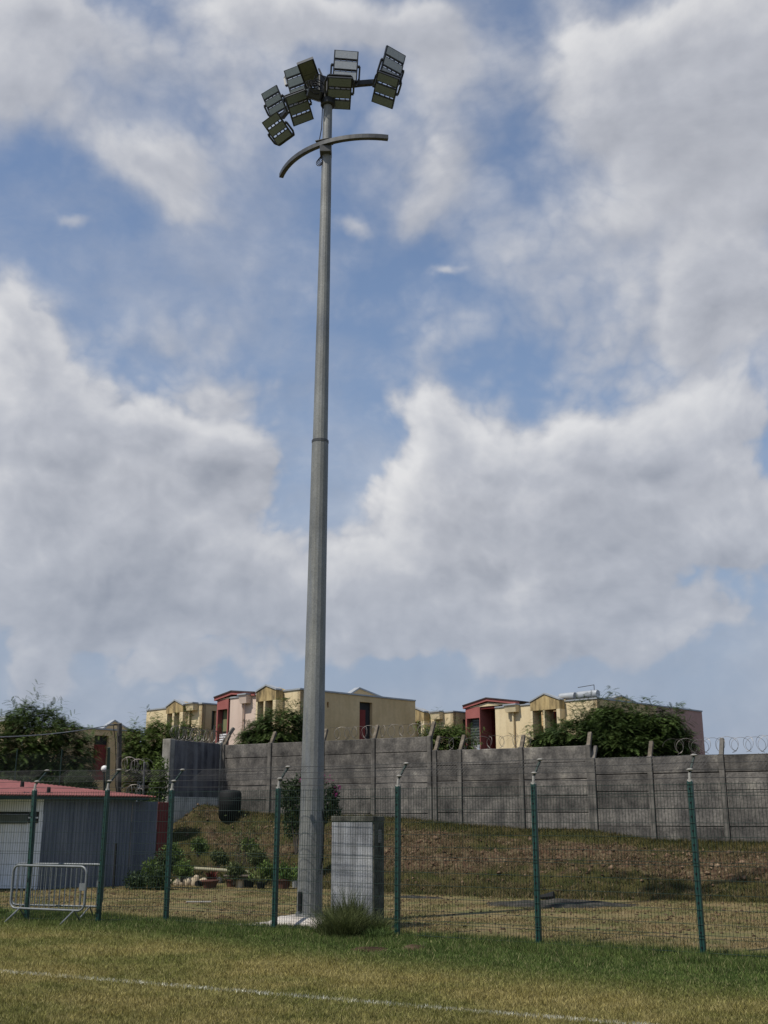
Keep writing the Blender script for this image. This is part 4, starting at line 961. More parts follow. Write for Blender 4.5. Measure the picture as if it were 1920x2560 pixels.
# tall stalky weeds on bank
wd1 = thing('tall_weed', 'thin leafless weed stalks on the dry bank between shed and mast', 'plant', tuple(W(612, 2150, 32)))
sm = MB()
for q in range(14):
    a = W(612 + rnd.uniform(-30, 30), 2165 + rnd.uniform(-20, 12), 31.8); b_ = a + Vector((rnd.uniform(-.25, .25), rnd.uniform(-.2, .2), rnd.uniform(.5, 1.3)))
    sm.tube([a, a.lerp(b_, .5) + Vector((rnd.uniform(-.06, .06), 0, 0)), b_], [.010, .008, .004], 4, caps=False)
sm.build('stalks', M['bark'], wd1)
leaf_cloud('leaves', np.array([np.array(W(612 + rnd.gauss(0, 22), 2105 + rnd.gauss(0, 28), 31.7 + rnd.uniform(-.2, .2))) for q in range(350)]), .07, M['drytuft'], wd1)
# red plant
tuft('red_plant', 'small red leaved plant in front of the lying pipe', G(527, 2212, .05), 90, .55, .12, M['redleaf'], cat='plant', wd_=.05, lean=.5)
# stones
def rock(P0, r_, lab):
    bm = bmesh.new(); bmesh.ops.create_icosphere(bm, subdivisions=2, radius=1)
    sd = rnd.uniform(0, 99); sx, sy, sz = rnd.uniform(.75, 1.05), rnd.uniform(.7, 1), rnd.uniform(1.0, 1.35)
    for v in bm.verts:
        f = 1 + .22 * mn.noise(v.co * 1.6 + Vector((sd, 0, 0))); v.co = Vector((v.co.x * sx * r_ * f, v.co.y * sy * r_ * f, v.co.z * sz * r_ * f))
    me = bpy.data.meshes.new('edging_stone'); bm.to_mesh(me); bm.free(); me.materials.append(M['rock']); me.polygons.foreach_set('use_smooth', [True] * len(me.polygons))
    o = bpy.data.objects.new('edging_stone', me); C.objects.link(o); o.location = P0 + Za * r_ * .6; tag(o, lab, 'stone', 'pale stones edging the flower bed'); return o
rk = [(424, .10, 'leftmost pale stone of the flower bed edging'), (444, .13, 'second pale stone from the left in the bed edging'), (457, .13, 'third upright pale stone of the bed edging'), (470, .14, 'fourth upright pale stone of the bed edging'),
      (488, .16, 'largest rounded stone of the bed edging, left of the dark opening'), (508, .14, 'stone just left of the dark clay bowl'), (536, .13, 'tan stone behind the dark clay bowl'), (548, .10, 'rightmost small stone of the bed edging')]
for x, r_, lab in rk: rock(G(x, 2214 if x < 530 else 2208), r_, lab)
o = MB().tube([G(493, 2216) + Za * .07, G(493, 2216) + Za * .07 + Vector((.06, .3, 0))], .085, 12).build('clay_pipe', M['black'], None); tag(o, 'short dark hollow pipe lying among the edging stones', 'pipe')
def pot(x, y, r_, h_, mat, lab, plant=None):
    P0 = G(x, y); t = thing('flower_pot', lab, 'flower pot', tuple(P0), 'flower pots at the foot of the bank')
    MB().tube([P0, P0 + Za * h_ * .85], [r_ * .7, r_ * .95], 14).build('pot_body', M[mat], t, smooth=False)
    MB().tube([P0 + Za * h_ * .852, P0 + Za * h_], [r_ * 1.07, r_ * 1.07], 14).build('rim', M[mat], t)
    if plant:
        pp = []
        for q in range(160): pp.append(np.array(P0 + Za * (h_ + abs(rnd.gauss(0, .13)) + .02) + Vector((rnd.gauss(0, r_ * .8), rnd.gauss(0, r_ * .8), 0))))
        stuff(leaf_cloud('plant', np.array(pp), .10, M[plant], t, .35))
for a in [(524, 2221, .24, .22, 'terra', 'wide dark clay bowl among the edging stones', None), (578, 2217, .17, .20, 'terra', 'reddish clay pot left of the pale terracotta one', 'leaf2'), (600, 2219, .15, .24, 'rock', 'pale terracotta pot with a light rim', 'drytuft'),
          (622, 2219, .17, .20, 'black', 'dark plastic pot right of the pale pot', 'leaf2'), (652, 2222, .14, .18, 'black', 'small dark pot just left of the green fence post', 'drytuft'), (708, 2222, .22, .26, 'terra', 'wide red pot beside the foot of the mast', 'leaf4'), (738, 2219, .11, .26, 'cope', 'small pale bucket pot touching the mast outline', 'leaf4')]:
    pot(*a)
pa, pb = W(478, 2171, 31.0), W(622, 2181, 30.6)
o = MB().tube([pa, pa.lerp(pb, .5) + Za * .01, pb], .05, 10).build('plastic_pipe', M['pvc'], None); tag(o, 'long pale yellowish plastic pipe lying across the foot of the bank', 'pipe')
pa, pb = W(560, 2190, 30.5), W(625, 2190, 30.3)
o = MB().tube([pa, pb], .035, 8).build('timber_pole', M['bark'], None); tag(o, 'short brown pole lying below the plastic pipe', 'pole')
a, b_ = G(466, 2258), G(528, 2258)
o = MB().rod(a + Za * .03, b_ + Za * .03, .06, .03).build('white_board', M['insul'], None, bevel=.008); tag(o, 'narrow white board lying on the dry grass', 'board')
a, b_ = G(560, 2318, .0), G(690, 2308, 0)
o = MB().fr((a + b_) / 2, (b_ - a).normalized(), Vector((0, 1, 0)), Za, (-.5, .45), (-.02, .35), (-.04, .012)).build('concrete_slab', M['chalk'], None, bevel=.01); tag(o, 'flat pale concrete slab in the grass just left of the mast footing', 'slab')
# low dark grey patches with burnt log
def patch(name, P0, rx, ry, hh, mat, seed, ang=-.15):
    n1, n2 = 48, 10; vs = [P0 + Za * hh]; fs = []
    for j in range(1, n2 + 1):
        for i in range(n1):
            an = 2 * math.pi * i / n1; rr = j / n2
            ed_ = 1 + .28 * mn.noise(Vector((math.cos(an) * 1.7 + seed, math.sin(an) * 1.7, 0)))
            x_, y_ = math.cos(an) * rx * rr * ed_, math.sin(an) * ry * rr * ed_
            z_ = hh * (1 - rr ** 2) * (1 + .8 * mn.noise(Vector((x_ * 2, y_ * 2, seed)))) if j < n2 else -.02
            vs.append(P0 + Vector((x_ * math.cos(ang) - y_ * math.sin(ang), x_ * math.sin(ang) + y_ * math.cos(ang), max(z_, .006) if j < n2 else z_)))
    fs = [(0, 1 + i, 1 + (i + 1) % n1) for i in range(n1)]
    for j in range(n2 - 1):
        for i in range(n1): a = 1 + j * n1 + i; b_ = 1 + j * n1 + (i + 1) % n1; fs.append((a, a + n1, b_ + n1, b_))
    return MB().add(vs, fs).build(name, mat, None, smooth=True)
o = patch('dark_patch', G(1385, 2262), 1.9, 1.0, .10, M['dkpatch'], 3.3); tag(o, 'low dark grey mound on the dry yard', 'ash heap')
o = patch('dark_patch', G(1045, 2244), .62, .3, .04, M['dkpatch'], 8.1); tag(o, 'small thin dark patch near the foot of the bank', 'ash heap')
a, b_ = G(1352, 2251), G(1386, 2252)
o = MB().tube([a + Za * .07, a.lerp(b_, .45) + Za * .09, b_ + Za * .11], [.05, .07, .11], 8).build('burnt_log', M['black'], None); tag(o, 'charred log lying behind the big dark patch', 'log')
o = patch('soil_patch', G(1038, 2372), .24, .32, .055, M['clod'], 1.2, 0); tag(o, 'small bare mound of brown soil in front of the fence', 'soil')
o = patch('soil_patch', G(925, 2375), .30, .30, .045, M['clod'], 5.2, 0); tag(o, 'thin bare soil patch left of the fence post by the cabinet', 'soil')
# black water tank by the wall
tp = W(574, 2040, 37.3); tk = thing('water_tank', 'black plastic water tank standing against the left end of the precast wall', 'water tank', tuple(tp))
rr_ = 28 / F * 37.3; ht = (W(574, 1974, 37.3) - tp).z
MB().tube([tp - Za * .15, tp + Za * ht * .85, tp + Za * ht * .97, tp + Za * ht], [rr_, rr_, rr_ * .85, rr_ * .35], 18).build('tank_body', M['black'], tk, smooth=True)
for q in (.2, .45, .7): MB().tube([tp + Za * ht * (q - .02), tp + Za * ht * (q + .02)], rr_ * 1.03, 18).build('rib', M['black'], tk)

# ------------------------------------------------------------------ crowd barriers
def barrier(Pa, Pb, label, h=1.02):
    """Pa, Pb ground ends"""
    t = (Pb - Pa); L = t.length; t.normalize(); nrm = Vector((-t.y, t.x, 0))
    root = thing('crowd_barrier', label, 'barrier', tuple(Pa), 'steel crowd barriers')
    z0, z1, rc = .24, h, .13
    pts = []
    def arc(cx, cz, a0, a1):
        return [Pa + t * (cx + rc * math.cos(a)) + Za * (cz + rc * math.sin(a)) for a in np.linspace(a0, a1, 6)]
    pts += arc(rc, z1 - rc, math.pi, math.pi / 2) + arc(L - rc, z1 - rc, math.pi / 2, 0) + arc(L - rc, z0 + rc, 0, -math.pi / 2) + arc(rc, z0 + rc, -math.pi / 2, -math.pi)
    pts.append(pts[0])
    MB().tube(pts, .021, 8, caps=False, up=tuple(nrm)).build('frame', M['galvb'], root, smooth=True)
    nb = int(L / .115)
    bb = MB().tube([Pa + Za * (z0 + .01), Pa + Za * (z1 - .01)], .0075, 6).build('bar', M['galvb'], root)
    for q in range(1, nb):
        if q == 1: bb.location = t * (L * q / nb); continue
        c_ = bb.copy(); C.objects.link(c_); c_.parent = root; c_.location = t * (L * q / nb)
    for f in (.13, .87):
        for sg_ in (-1, 1):
            MB().tube([Pa + t * L * f + Za * z0, Pa + t * (L * f - .06 * 1) + nrm * sg_ * .30 + Za * .01], .014, 6).build('foot', M['galvb'], root)
    MB().box(Pa + t * (L - .06) + Za * .66, (.16, .02, .13), Matrix.Rotation(math.atan2(t.y, t.x), 3, 'Z')).build('tie_plate', M['galvb'], root)
    return root
# front barrier: its feet touch at y~2300-2315
fa = G(22, 2303); fb_ = G(207, 2312); barrier(fa, fb_ , 'galvanised crowd barrier standing in front of the other one')
fa = G(24, 2294); fb_ = G(252, 2300); barrier(fa, fb_, 'galvanised crowd barrier behind, its right end against the second fence post')

# ------------------------------------------------------------------ shed
hA = R(17); sK = G(93, 2224); hx = Vector((-math.cos(hA), math.sin(hA) * .0 - .0, 0)).normalized(); hx = Vector((-math.cos(R(8)), -math.sin(R(8)) * -1, 0)); 
hy = Vector((.75, .66, 0)).normalized(); hx = Vector((-1, .02, 0)).normalized()
shed = thing('changing_room_shed', 'low sheet metal shed with a red corrugated roof and white front', 'shed', tuple(sK))
ze = PL(93, 1996, sK, (hy.x, hy.y))[1]; Ls = PL(330, 2100, sK, (hy.x, hy.y))[0]
print('shed', sK, ze, Ls)
def corrug(O, a, out_, L, z0, z1, pitch, dep, mat, name, par, thick=.02):
    n_ = max(2, int(L / (pitch / 2))); vs = []; fs = []
    for i in range(n_ + 1):
        p = O + a * (L * i / n_) + out_ * (dep * (i % 2))
        vs += [p + Za * z0, p + Za * z1]
    for i in range(n_): fs.append((2 * i, 2 * i + 2, 2 * i + 3, 2 * i + 1))
    m_ = MB().add(vs, fs); o = m_.build(name, mat, par)
    md = o.modifiers.new('t', 'SOLIDIFY'); md.thickness = thick; return o
gout = Vector((hy.y, -hy.x, 0)); fout = Vector((-hx.y, hx.x, 0)).normalized()
# side wall in sheets of 0.9 m
q = 0; cnt = 0
while q < Ls - .05:
    l_ = min(.92, Ls - q); corrug(sK + hy * q + gout * (.004 * (cnt % 2)), hy, gout, l_ - .004, .0, ze, .11, .032, M['shedg'], 'wall_sheet', shed); q += l_; cnt += 1
# front: white sheet wall with shutter opening
corrug(sK + hx * .0 + fout * .0, hx, fout, 7.0, .03, ze - .42, .10, .02, M['shedw'], 'front_wall', shed)
MB().fr(sK, hx, fout, Za, (0.0, .10), (.024, .07), (0, ze)).build('corner_post', M['shedw'], shed)
MB().fr(sK, hx, fout, Za, (.0, 7.0), (.03, .06), (ze - .36, ze - .02)).build('lintel_panel', M['shedw'], shed)
MB().fr(sK, hx, fout, Za, (.42, 3.2), (.045, .075), (ze - .68, ze - .43)).build('hatch_panel', M['shutter'], shed)
MB().fr(sK, hx, fout, Za, (.12, .40), (.03, .06), (ze - .66, ze - .38)).build('vent_gap', M['dark'], shed)
MB().fr(sK, hx, fout, Za, (.12, .40), (.061, .07), (ze - .54, ze - .50)).build('vent_rail', M['shedw'], shed)
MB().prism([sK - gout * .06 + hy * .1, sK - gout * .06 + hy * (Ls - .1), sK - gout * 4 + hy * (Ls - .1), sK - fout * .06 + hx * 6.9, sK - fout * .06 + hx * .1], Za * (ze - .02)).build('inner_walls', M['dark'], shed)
# dark eaves band + roof
zr = ze + .06; ov_s = .30
MB().fr(sK, hy, gout, Za, (-4.9, Ls + .35), (ov_s - .05, ov_s - .02), (ze - .02, zr + .04)).build('eaves_shade_band', M['dkgreen'], shed)  # dark green strip paints the shadow band below the roof overhang
MB().prism([sK + gout * .24 + hy * Ls, sK + gout * .24 - hy * 4.8, sK - gout * 3 - hy * 4.8, sK - gout * 3 + hy * Ls], Za * .03).build('soffit', M['dkgreen'], shed).location = (0, 0, ze + .02)
ov = .30; rise = .50; half = 3.3
nseg = int((Ls + 6.5) / .055); vs = []; fs = []
r0 = sK + gout * ov + Za * (zr + .02); sa, sb = -5.0, Ls + .55
for i in range(nseg + 1):
    yy = sa + (sb - sa) * i / nseg; dz_ = .020 * (i % 2); fh = min(1.0, (sb - yy) / 3.3 + .01)
    a = r0 + hy * yy + Za * dz_; b_ = a - gout * half * fh + Za * rise * fh
    vs += [a, b_]
for i in range(nseg): fs += [(2 * i, 2 * i + 2, 2 * i + 3, 2 * i + 1)]
o = MB().add(vs, fs).build('roof', M['roofr'], shed); md = o.modifiers.new('t', 'SOLIDIFY'); md.thickness = .025
e_ = r0 + hy * sb; rd = r0 + hy * (sb - 3.3) - gout * half + Za * rise; r1_ = r0 + hy * sa - gout * half + Za * rise
MB().prism([rd, r1_, r1_ - gout * half - Za * rise, e_ - gout * half * 2], Za * .02).build('rear_roof', M['roofr'], shed)
MB().add([e_, rd, e_ - gout * half * 2], [(0, 1, 2)]).build('hip_roof', M['roofr'], shed)
for x_, y_ in ((122, 1972), (56, 1958)):
    s_, z_ = PL(x_, y_, sK - gout * .2, (hy.x, hy.y)); p = sK - gout * .2 + hy * s_ + Za * z_
    MB().tube([p - Za * .1, p + Za * .05], [.06, .05], 8).build('roof_vent', M['black'], shed)
# corrugated fence right of the shed
gK = sK + hy * Ls; gE = G(384, 2208); gd = (gE - gK); gL = Vector((gd.x, gd.y, 0)).length; gd = Vector((gd.x, gd.y, 0)).normalized()
zf = PL(350, 2004, gK, (gd.x, gd.y))[1]
sf = thing('corrugated_fence', 'grey corrugated sheet fence between the shed and the red board', 'fence', tuple(gK)); q = 0
go_ = Vector((gd.y, -gd.x, 0))
while q < gL - .05:
    l_ = min(.9, gL - q); corrug(gK + gd * q, gd, go_, l_ - .004, 0, zf + rnd.uniform(-.02, .02), .11, .032, M['shedg'], 'sheet', sf); q += l_
bE = gE + gd * .02; rbL = .75
o = MB().fr(bE, gd, go_, Za, (0, rbL), (-.03, .03), (0, zf)).build('red_board', M['brick'], None, bevel=.005); tag(o, 'dark red board closing the gap between grey sheet fence and concrete wall', 'board')
# leaning pipe post and bucket near the shed
a = G(283, 2222); o = MB().tube([a, a + Za * 1.22], .035, 8).build('marker_post', M['black'], None); tag(o, 'short dark post standing in front of the corrugated wall', 'post')
# utility pole, wires, globe lamp, chain link fence posts behind
upD = 40; a, b_ = W(296, 2000, upD), W(299, 1808, upD)
up_ = thing('utility_pole', 'slim grey utility pole with hanging wires beside the yellow house', 'utility pole', tuple(a))
MB().tube([a, b_], [.11, .085], 8).build('pole', M['wallpost'], up_)
MB().rod(b_ + Za * -.05, b_ + Vector((-.45, 0, -.07)), .05).build('cable_bracket', M['black'], up_)
pts_ = [b_ + Vector((-.2, -.1, -.1)), W(288, 1850, upD - .2), W(290, 1900, upD - .2), W(288, 1960, upD - .2), W(294, 1995, upD - .2)]
MB().tube(pts_, .014, 4).build('drop_wire', M['black'], up_)
lp = W(303, 1848, upD - .15); MB().tube([lp + Vector((math.cos(q) * .12, 0, math.sin(q) * .16)) for q in np.linspace(0, 6.28, 14)], .012, 4, caps=False).build('wire_loop', M['black'], up_)
c0_, c1_ = W(286, 1811, upD), W(-60, 1844, 34)
o = MB().tube([c0_.lerp(c1_, q / 10) - Za * .12 * math.sin(q / 10 * math.pi) for q in range(11)], .018, 5).build('overhead_cable', M['galvb'], None); tag(o, 'overhead cable running left from the utility pole', 'cable')
lb_ = W(261, 2000, 37); gl = thing('globe_lamp', 'white globe lamp on a thin post in front of the maroon doorway', 'lamp', tuple(lb_))
lt = W(261, 1922, 37); MB().tube([lb_, lt - Za * .1], .035, 8).build('lamp_post', M['black'], gl)
bm = bmesh.new(); bmesh.ops.create_uvsphere(bm, u_segments=20, v_segments=12, radius=.115); me = bpy.data.meshes.new('globe'); bm.to_mesh(me); bm.free(); me.materials.append(M['globe']); me.polygons.foreach_set('use_smooth', [True] * len(me.polygons))
o = bpy.data.objects.new('globe', me); C.objects.link(o); o.parent = gl; o.location = lt - lb_; o['_o'] = (0., 0., 0.)
MB().tube([lt - Za * .13, lt - Za * .08], .06, 10).build('lamp_collar', M['black'], gl)
a, b_ = W(270, 2010, 30.5), W(272, 1869, 30.5)
o = MB().rod(a, b_, .07, .07).build('dark_post', M['dkgreen'], None); tag(o, 'tall dark square post behind the second fence post', 'post')
clf = thing('chain_link_fence', 'thin posted chain link fence in front of the big left tree', 'fence', tuple(W(35, 1960, 35)))
cp = [W(-90, 1990, 35), W(33, 1990, 35), W(146, 1990, 35.5), W(262, 2000, 36)]
for p in cp: MB().tube([p, p + Za * 1.5], .022, 6).build('post', M['wire'], clf)
mm = MB()
for i in range(3):
    a, b_ = cp[i], cp[i + 1]; L = (b_ - a).length; nq_ = int(L / .10)
    for q in range(-13, nq_):
        for sg_ in (1, -1):
            x0 = q * .1; 
            z0_, z1_2 = 0.0, 1.35
            f0, f1 = (x0, x0 + 1.35)
            c0q, c1q = max(f0, 0), min(f1, L)
            if c1q <= c0q: continue
            za, zb_ = c0q - f0, c1q - f0
            if sg_ < 0: za, zb_ = 1.35 - za, 1.35 - zb_
            mm.tube([a.lerp(b_, c0q / L) + Za * za, a.lerp(b_, c1q / L) + Za * zb_], .0022, 3, caps=False)
stuff(mm.build('mesh', M['wire'], clf))
# razor wire and post left of return wall
a, b_ = W(358, 2000, 36.5), W(361, 1906, 36.5)
o = MB().tube([a, b_], .035, 8).build('steel_post', M['galvb'], None); tag(o, 'light grey steel post holding razor wire left of the return wall', 'post')
coil('razor_wire', W(308, 1925, 37), W(372, 1935, 36.3), .24, 10, 'razor wire coil hanging by the light grey steel post, upper one', r=.008, jit=.2)
coil('razor_wire', W(318, 1990, 36.6), W(390, 1995, 36), .2, 10, 'razor wire coil lying on top of the corrugated fence', r=.008, jit=.25)

# ------------------------------------------------------------------ houses
HF = R(46); fdir = Vector((-math.cos(HF), math.sin(HF), 0)); gdir = Vector((math.sin(HF), math.cos(HF), 0))
fo = -gdir; go = -fdir                                   # outward normals of the facade and of the side wall
class House:
    def __init__(s, name, label, kpx, D, facx, sidx, ztop_extra=0, zbase=1.4):
        s.K = W(kpx[0], kpx[1], D); s.zt = s.K.z; s.K.z = 0
        s.root = thing(name, label, 'house', (s.K.x, s.K.y, zbase), 'yellow houses behind the wall'); s.zb = zbase
        s.Lf = s.f(facx, kpx[1])[0]; s.Lg = s.g(sidx, kpx[1])[0]
        print(name, 'K', s.K[:2], 'zt', round(s.zt, 2), 'Lf', round(s.Lf, 2), 'Lg', round(s.Lg, 2))
    def f(s, px, py, off=0.0): return PL(px, py, s.K + fo * off, (fdir.x, fdir.y))
    def g(s, px, py, off=0.0): return PL(px, py, s.K + go * off, (gdir.x, gdir.y))
    def fb(s, r1, r2, rz): return MB().fr(s.K, fdir, fo, Za, r1, r2, rz)       # box in facade frame (along, outward, up)
    def gb(s, r1, r2, rz): return MB().fr(s.K, gdir, go, Za, r1, r2, rz)
    def part(s, name, mb, mat, par=None, bevel=0): return mb.build(name, M[mat], par or s.root, bevel=bevel)
    def wall(s, side, L, holes, mat, thick=.22, name='wall', a0=0.0):
        """wall with rectangular holes; side 'f' or 'g'"""
        fr = s.fb if side == 'f' else s.gb
        As = sorted({a0, L} | {max(min(h[0], L), a0) for h in holes} | {max(min(h[1], L), a0) for h in holes}); Zs = sorted({s.zb, s.zt} | {max(h[2], s.zb) for h in holes} | {h[3] for h in holes})
        mb = MB(); d_, o_ = (fdir, fo) if side == 'f' else (gdir, go)
        for i in range(len(As) - 1):
            for j in range(len(Zs) - 1):
                ca, cz = (As[i] + As[i + 1]) / 2, (Zs[j] + Zs[j + 1]) / 2
                if any(h[0] < ca < h[1] and h[2] < cz < h[3] for h in holes): continue
                mb.fr(s.K, d_, o_, Za, (As[i], As[i + 1]), (-thick, 0), (Zs[j], Zs[j + 1]))
        return mb.build(name, M[mat], s.root)
    def cope(s, Lf, Lg, h=.07):
        s.part('coping', s.fb((-.04, Lf), (-.24, .045), (s.zt + .003, s.zt + h)), 'cope'); s.part('coping', s.gb((.25, Lg), (-.24, .045), (s.zt + .003, s.zt + h)), 'cope')
    def core(s, dpt=.9):
        mb = MB().fr(s.K, fdir, gdir, Za, (.9, s.Lf - .05), (dpt, s.Lg - .05), (s.zb, s.zt - .02)); s.part('roof_and_core', mb, 'yellow_shade')
    def bay(s, pl, pk, pr, zlow_px, opens, mat='stain', proj=.45, win='redd'):
        """projecting gabled window bay"""
        off = proj; a = s.f(*pl, off); k_ = s.f(*pk, off); b_ = s.f(*pr, off); zl = s.f(pk[0], zlow_px, off)[1]
        zs_ = min(a[1], b_[1]); zp = k_[1]
        O = s.K + fo * off
        def P_(c, z): return O + fdir * c + Za * z
        mid = (a[0] + b_[0]) / 2
        s.part('gable_head', MB().prism([P_(a[0], zl), P_(a[0], zs_), P_(mid, zp), P_(b_[0], zs_), P_(b_[0], zl)], -fo * (off + .3)), mat)
        ov_ = .05
        for q0, q1 in ((a[0] + ov_, mid), (mid, b_[0] - ov_)):
            z0_, z1_3 = (zs_ - .02, zp) if q1 == mid else (zp, zs_ - .02)
            s.part('gable_flashing', MB().prism([P_(q0, z0_ + .005) + fo * .04, P_(q1, z1_3 + .005) + fo * .04, P_(q1, z1_3 + .075) + fo * .04, P_(q0, z0_ + .075) + fo * .04], -fo * .35), 'cope')
        oo = [(s.f(x0, zlow_px, off)[0], s.f(x1, zlow_px, off)[0]) for x0, x1 in opens]
        edges = [a[0]] + [v for o_ in oo for v in o_] + [b_[0]]
        for q in range(0, len(edges), 2):
            l_, r_ = min(edges[q], edges[q + 1]), max(edges[q], edges[q + 1])
            s.part('pier', MB().fr(s.K, fdir, fo, Za, (l_, r_), (-.25, off - .002), (s.zb, zl)), 'yellow')
        holes = []
        for l_, r_ in oo:
            l_, r_ = min(l_, r_), max(l_, r_)
            holes.append((l_, r_, zl - 2.6, zl))
            w_ = s.part('window', MB().fr(s.K, fdir, fo, Za, (l_, r_), (-.55, -.45), (zl - 2.6, zl)), 'redd')
            fm = MB()
            for a_ in (l_ + .02, (l_ + r_) / 2, r_ - .05): fm.fr(s.K, fdir, fo, Za, (a_, a_ + .04), (-.448, -.40), (zl - 2.2, zl - .02))
            for z_ in (zl - .08, zl - 1.15, zl - 2.2): fm.fr(s.K, fdir, fo, Za, (l_ + .02, r_ - .02), (-.447, -.41), (z_, z_ + .05))
            s.part('frame', fm, 'steel', w_)
            md_ = l_ + (r_ - l_) * .42
            s.part('pane', MB().fr(s.K, fdir, fo, Za, (l_, md_), (-.449, -.43), (zl - 1.4, zl - .15)), 'glass', w_)
            s.part('reveal', MB().fr(s.K, fdir, fo, Za, (l_, r_), (-.45, off - .01), (zl - 2.75, zl - 2.6)), 'yellow')
        return holes
    def hopper(s, x0, x1, y0, y1, pipe_x, pipe_y, mat='yellow'):
        a = s.f(x0, y0, .3)[0]; b_ = s.f(x1, y0, .3)[0]; zt_ = s.zt + .03; zl = s.f((x0 + x1) / 2, y1, .3)[1]
        a, b_ = min(a, b_), max(a, b_); m_ = (a + b_) / 2; h_ = (zt_ - zl)
        hb = MB(); O = s.K
        def P_(c, o_, z): return O + fdir * c + fo * o_ + Za * z
        hb.add([P_(a, .004, zt_), P_(b_, .004, zt_), P_(b_, .36, zt_), P_(a, .36, zt_), P_(a + .05, .004, zl), P_(b_ - .05, .004, zl), P_(b_ - .05, .28, zl), P_(a + .05, .28, zl)],
               [(0, 1, 2, 3), (4, 7, 6, 5), (0, 4, 5, 1), (1, 5, 6, 2), (2, 6, 7, 3), (3, 7, 4, 0)])
        hp_ = s.part('rain_hopper', hb, mat)
        s.part('hopper_rim', MB().fr(O, fdir, fo, Za, (a - .04, b_ + .04), (.05, .40), (zt_ + .004, zt_ + .07)), 'cope', hp_)
        pc_ = s.f(pipe_x, y1, .1)[0]
        s.part('downpipe', MB().tube([P_(pc_, .12, zl), P_(pc_, .12, s.zb)], .055, 8), mat)
    def recess(s, x0, x1, ytop, ybot, panel=.6, pm='redd'):
        """tall opening in the side wall"""
        a, zt_ = s.g(x0, ytop); b_, _ = s.g(x1, ytop); zb_ = s.g(x0, ybot)[1]
        zb_ = max(zb_, s.zb)
        w_ = s.part('door_panel', MB().fr(s.K, gdir, go, Za, (a, b_), (-.20, -.17), (zb_, zt_)), 'dark')
        s.part('leaf', MB().fr(s.K, gdir, go, Za, (a + .02, a + (b_ - a) * panel), (-.167, -.13), (zb_, zb_ + (zt_ - zb_) * .80)), pm, w_)
        s.part('reveal', MB().fr(s.K, gdir, go, Za, (b_ - .002, b_ + .1), (-.26, -.224), (zb_, zt_)), 'yellow_shade')
        s.part('reveal', MB().fr(s.K, gdir, go, Za, (a - .1, a + .002), (-.26, -.224), (zb_, zt_)), pm)
        return (a, b_, zb_, zt_)
    def sidegable(s, pl, pk, pr, mat='yellow_shade'):
        a = s.g(*pl, -.3)[0]; k_ = s.g(*pk, -.3); b_ = s.g(*pr, -.3)[0]; O = s.K - go * .3; z0_ = s.zt + .01
        def P_(c, z): return O + gdir * c + Za * z
        s.part('roof_gable', MB().prism([P_(a, z0_), P_(k_[0], k_[1]), P_(b_, z0_)], -go * .5), mat)
        for (q0, z0q), (q1, z1q) in (((a, z0_), k_), (k_, (b_, z0_))):
            s.part('ridge_flashing', MB().prism([P_(q0, z0q) + go * .04, P_(q1, z1q) + go * .04, P_(q1, z1q + .07) + go * .04, P_(q0, z0q + .07) + go * .04], -go * .35), 'cope')
    def porch(s, pl, pk, pr, win, recx, zlint, zped, matcream='yellow', louv=None):
        """red entrance with a pediment at the far end of the facade. pixels."""
        a, za = s.f(*pl); k_, zk = s.f(*pk); b_, zb_ = s.f(*pr); O = s.K - fo * .02
        zl = s.f(pl[0], zped)[1]
        def P_(c, z, o_=0.): return O + fdir * c + Za * z + fo * o_
        s.part('pediment', MB().prism([P_(a - .15, zl, .03), P_(k_, zk - .2, .03), P_(b_ + .2, zl, .03)], -fo * .3), matcream)
        for (q0, z0q), (q1, z1q) in (((a, zl - .03), (k_, zk - .12)), ((k_, zk - .12), (b_, zl - .03))):
            s.part('verge', MB().prism([P_(q0, z0q, .12), P_(q1, z1q, .12), P_(q1, z1q + .13, .12), P_(q0, z0q + .13, .12)], -fo * .3), 'red')
            s.part('roof_slope', MB().prism([P_(q0, z0q + .133, .16), P_(q1, z1q + .133, .16), P_(q1, z1q + .19, .16), P_(q0, z0q + .19, .16)], -fo * 3.4), 'roofd')
        w0, w1 = s.f(win[0], 1800)[0], s.f(win[1], 1800)[0]; r0, r1 = s.f(recx[0], 1800)[0], s.f(recx[1], 1800)[0]
        zli = s.f(win[0], zlint)[1]
        # values grow to the left: w0 > w1 > r0 > r1
        s.part('lintel', s.fb((w1 - .12, w0 + .08), (-.25, .03), (zli, zl - .003)), 'red')
        s.part('pilaster', s.fb((r0, w1 - .123), (-.9, .03), (s.zb, zl - .003)), 'red')
        s.part('pilaster', s.fb((w0 + .003, w0 + .10), (-.5, .025), (s.zb, zli - .003)), 'red')
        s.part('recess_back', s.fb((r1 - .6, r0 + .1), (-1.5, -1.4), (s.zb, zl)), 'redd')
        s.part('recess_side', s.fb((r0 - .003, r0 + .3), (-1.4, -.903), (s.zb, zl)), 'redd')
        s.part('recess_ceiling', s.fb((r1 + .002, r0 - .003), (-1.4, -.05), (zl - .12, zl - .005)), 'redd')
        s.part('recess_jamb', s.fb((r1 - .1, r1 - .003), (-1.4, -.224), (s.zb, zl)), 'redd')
        return w0, w1, zli
HS = []
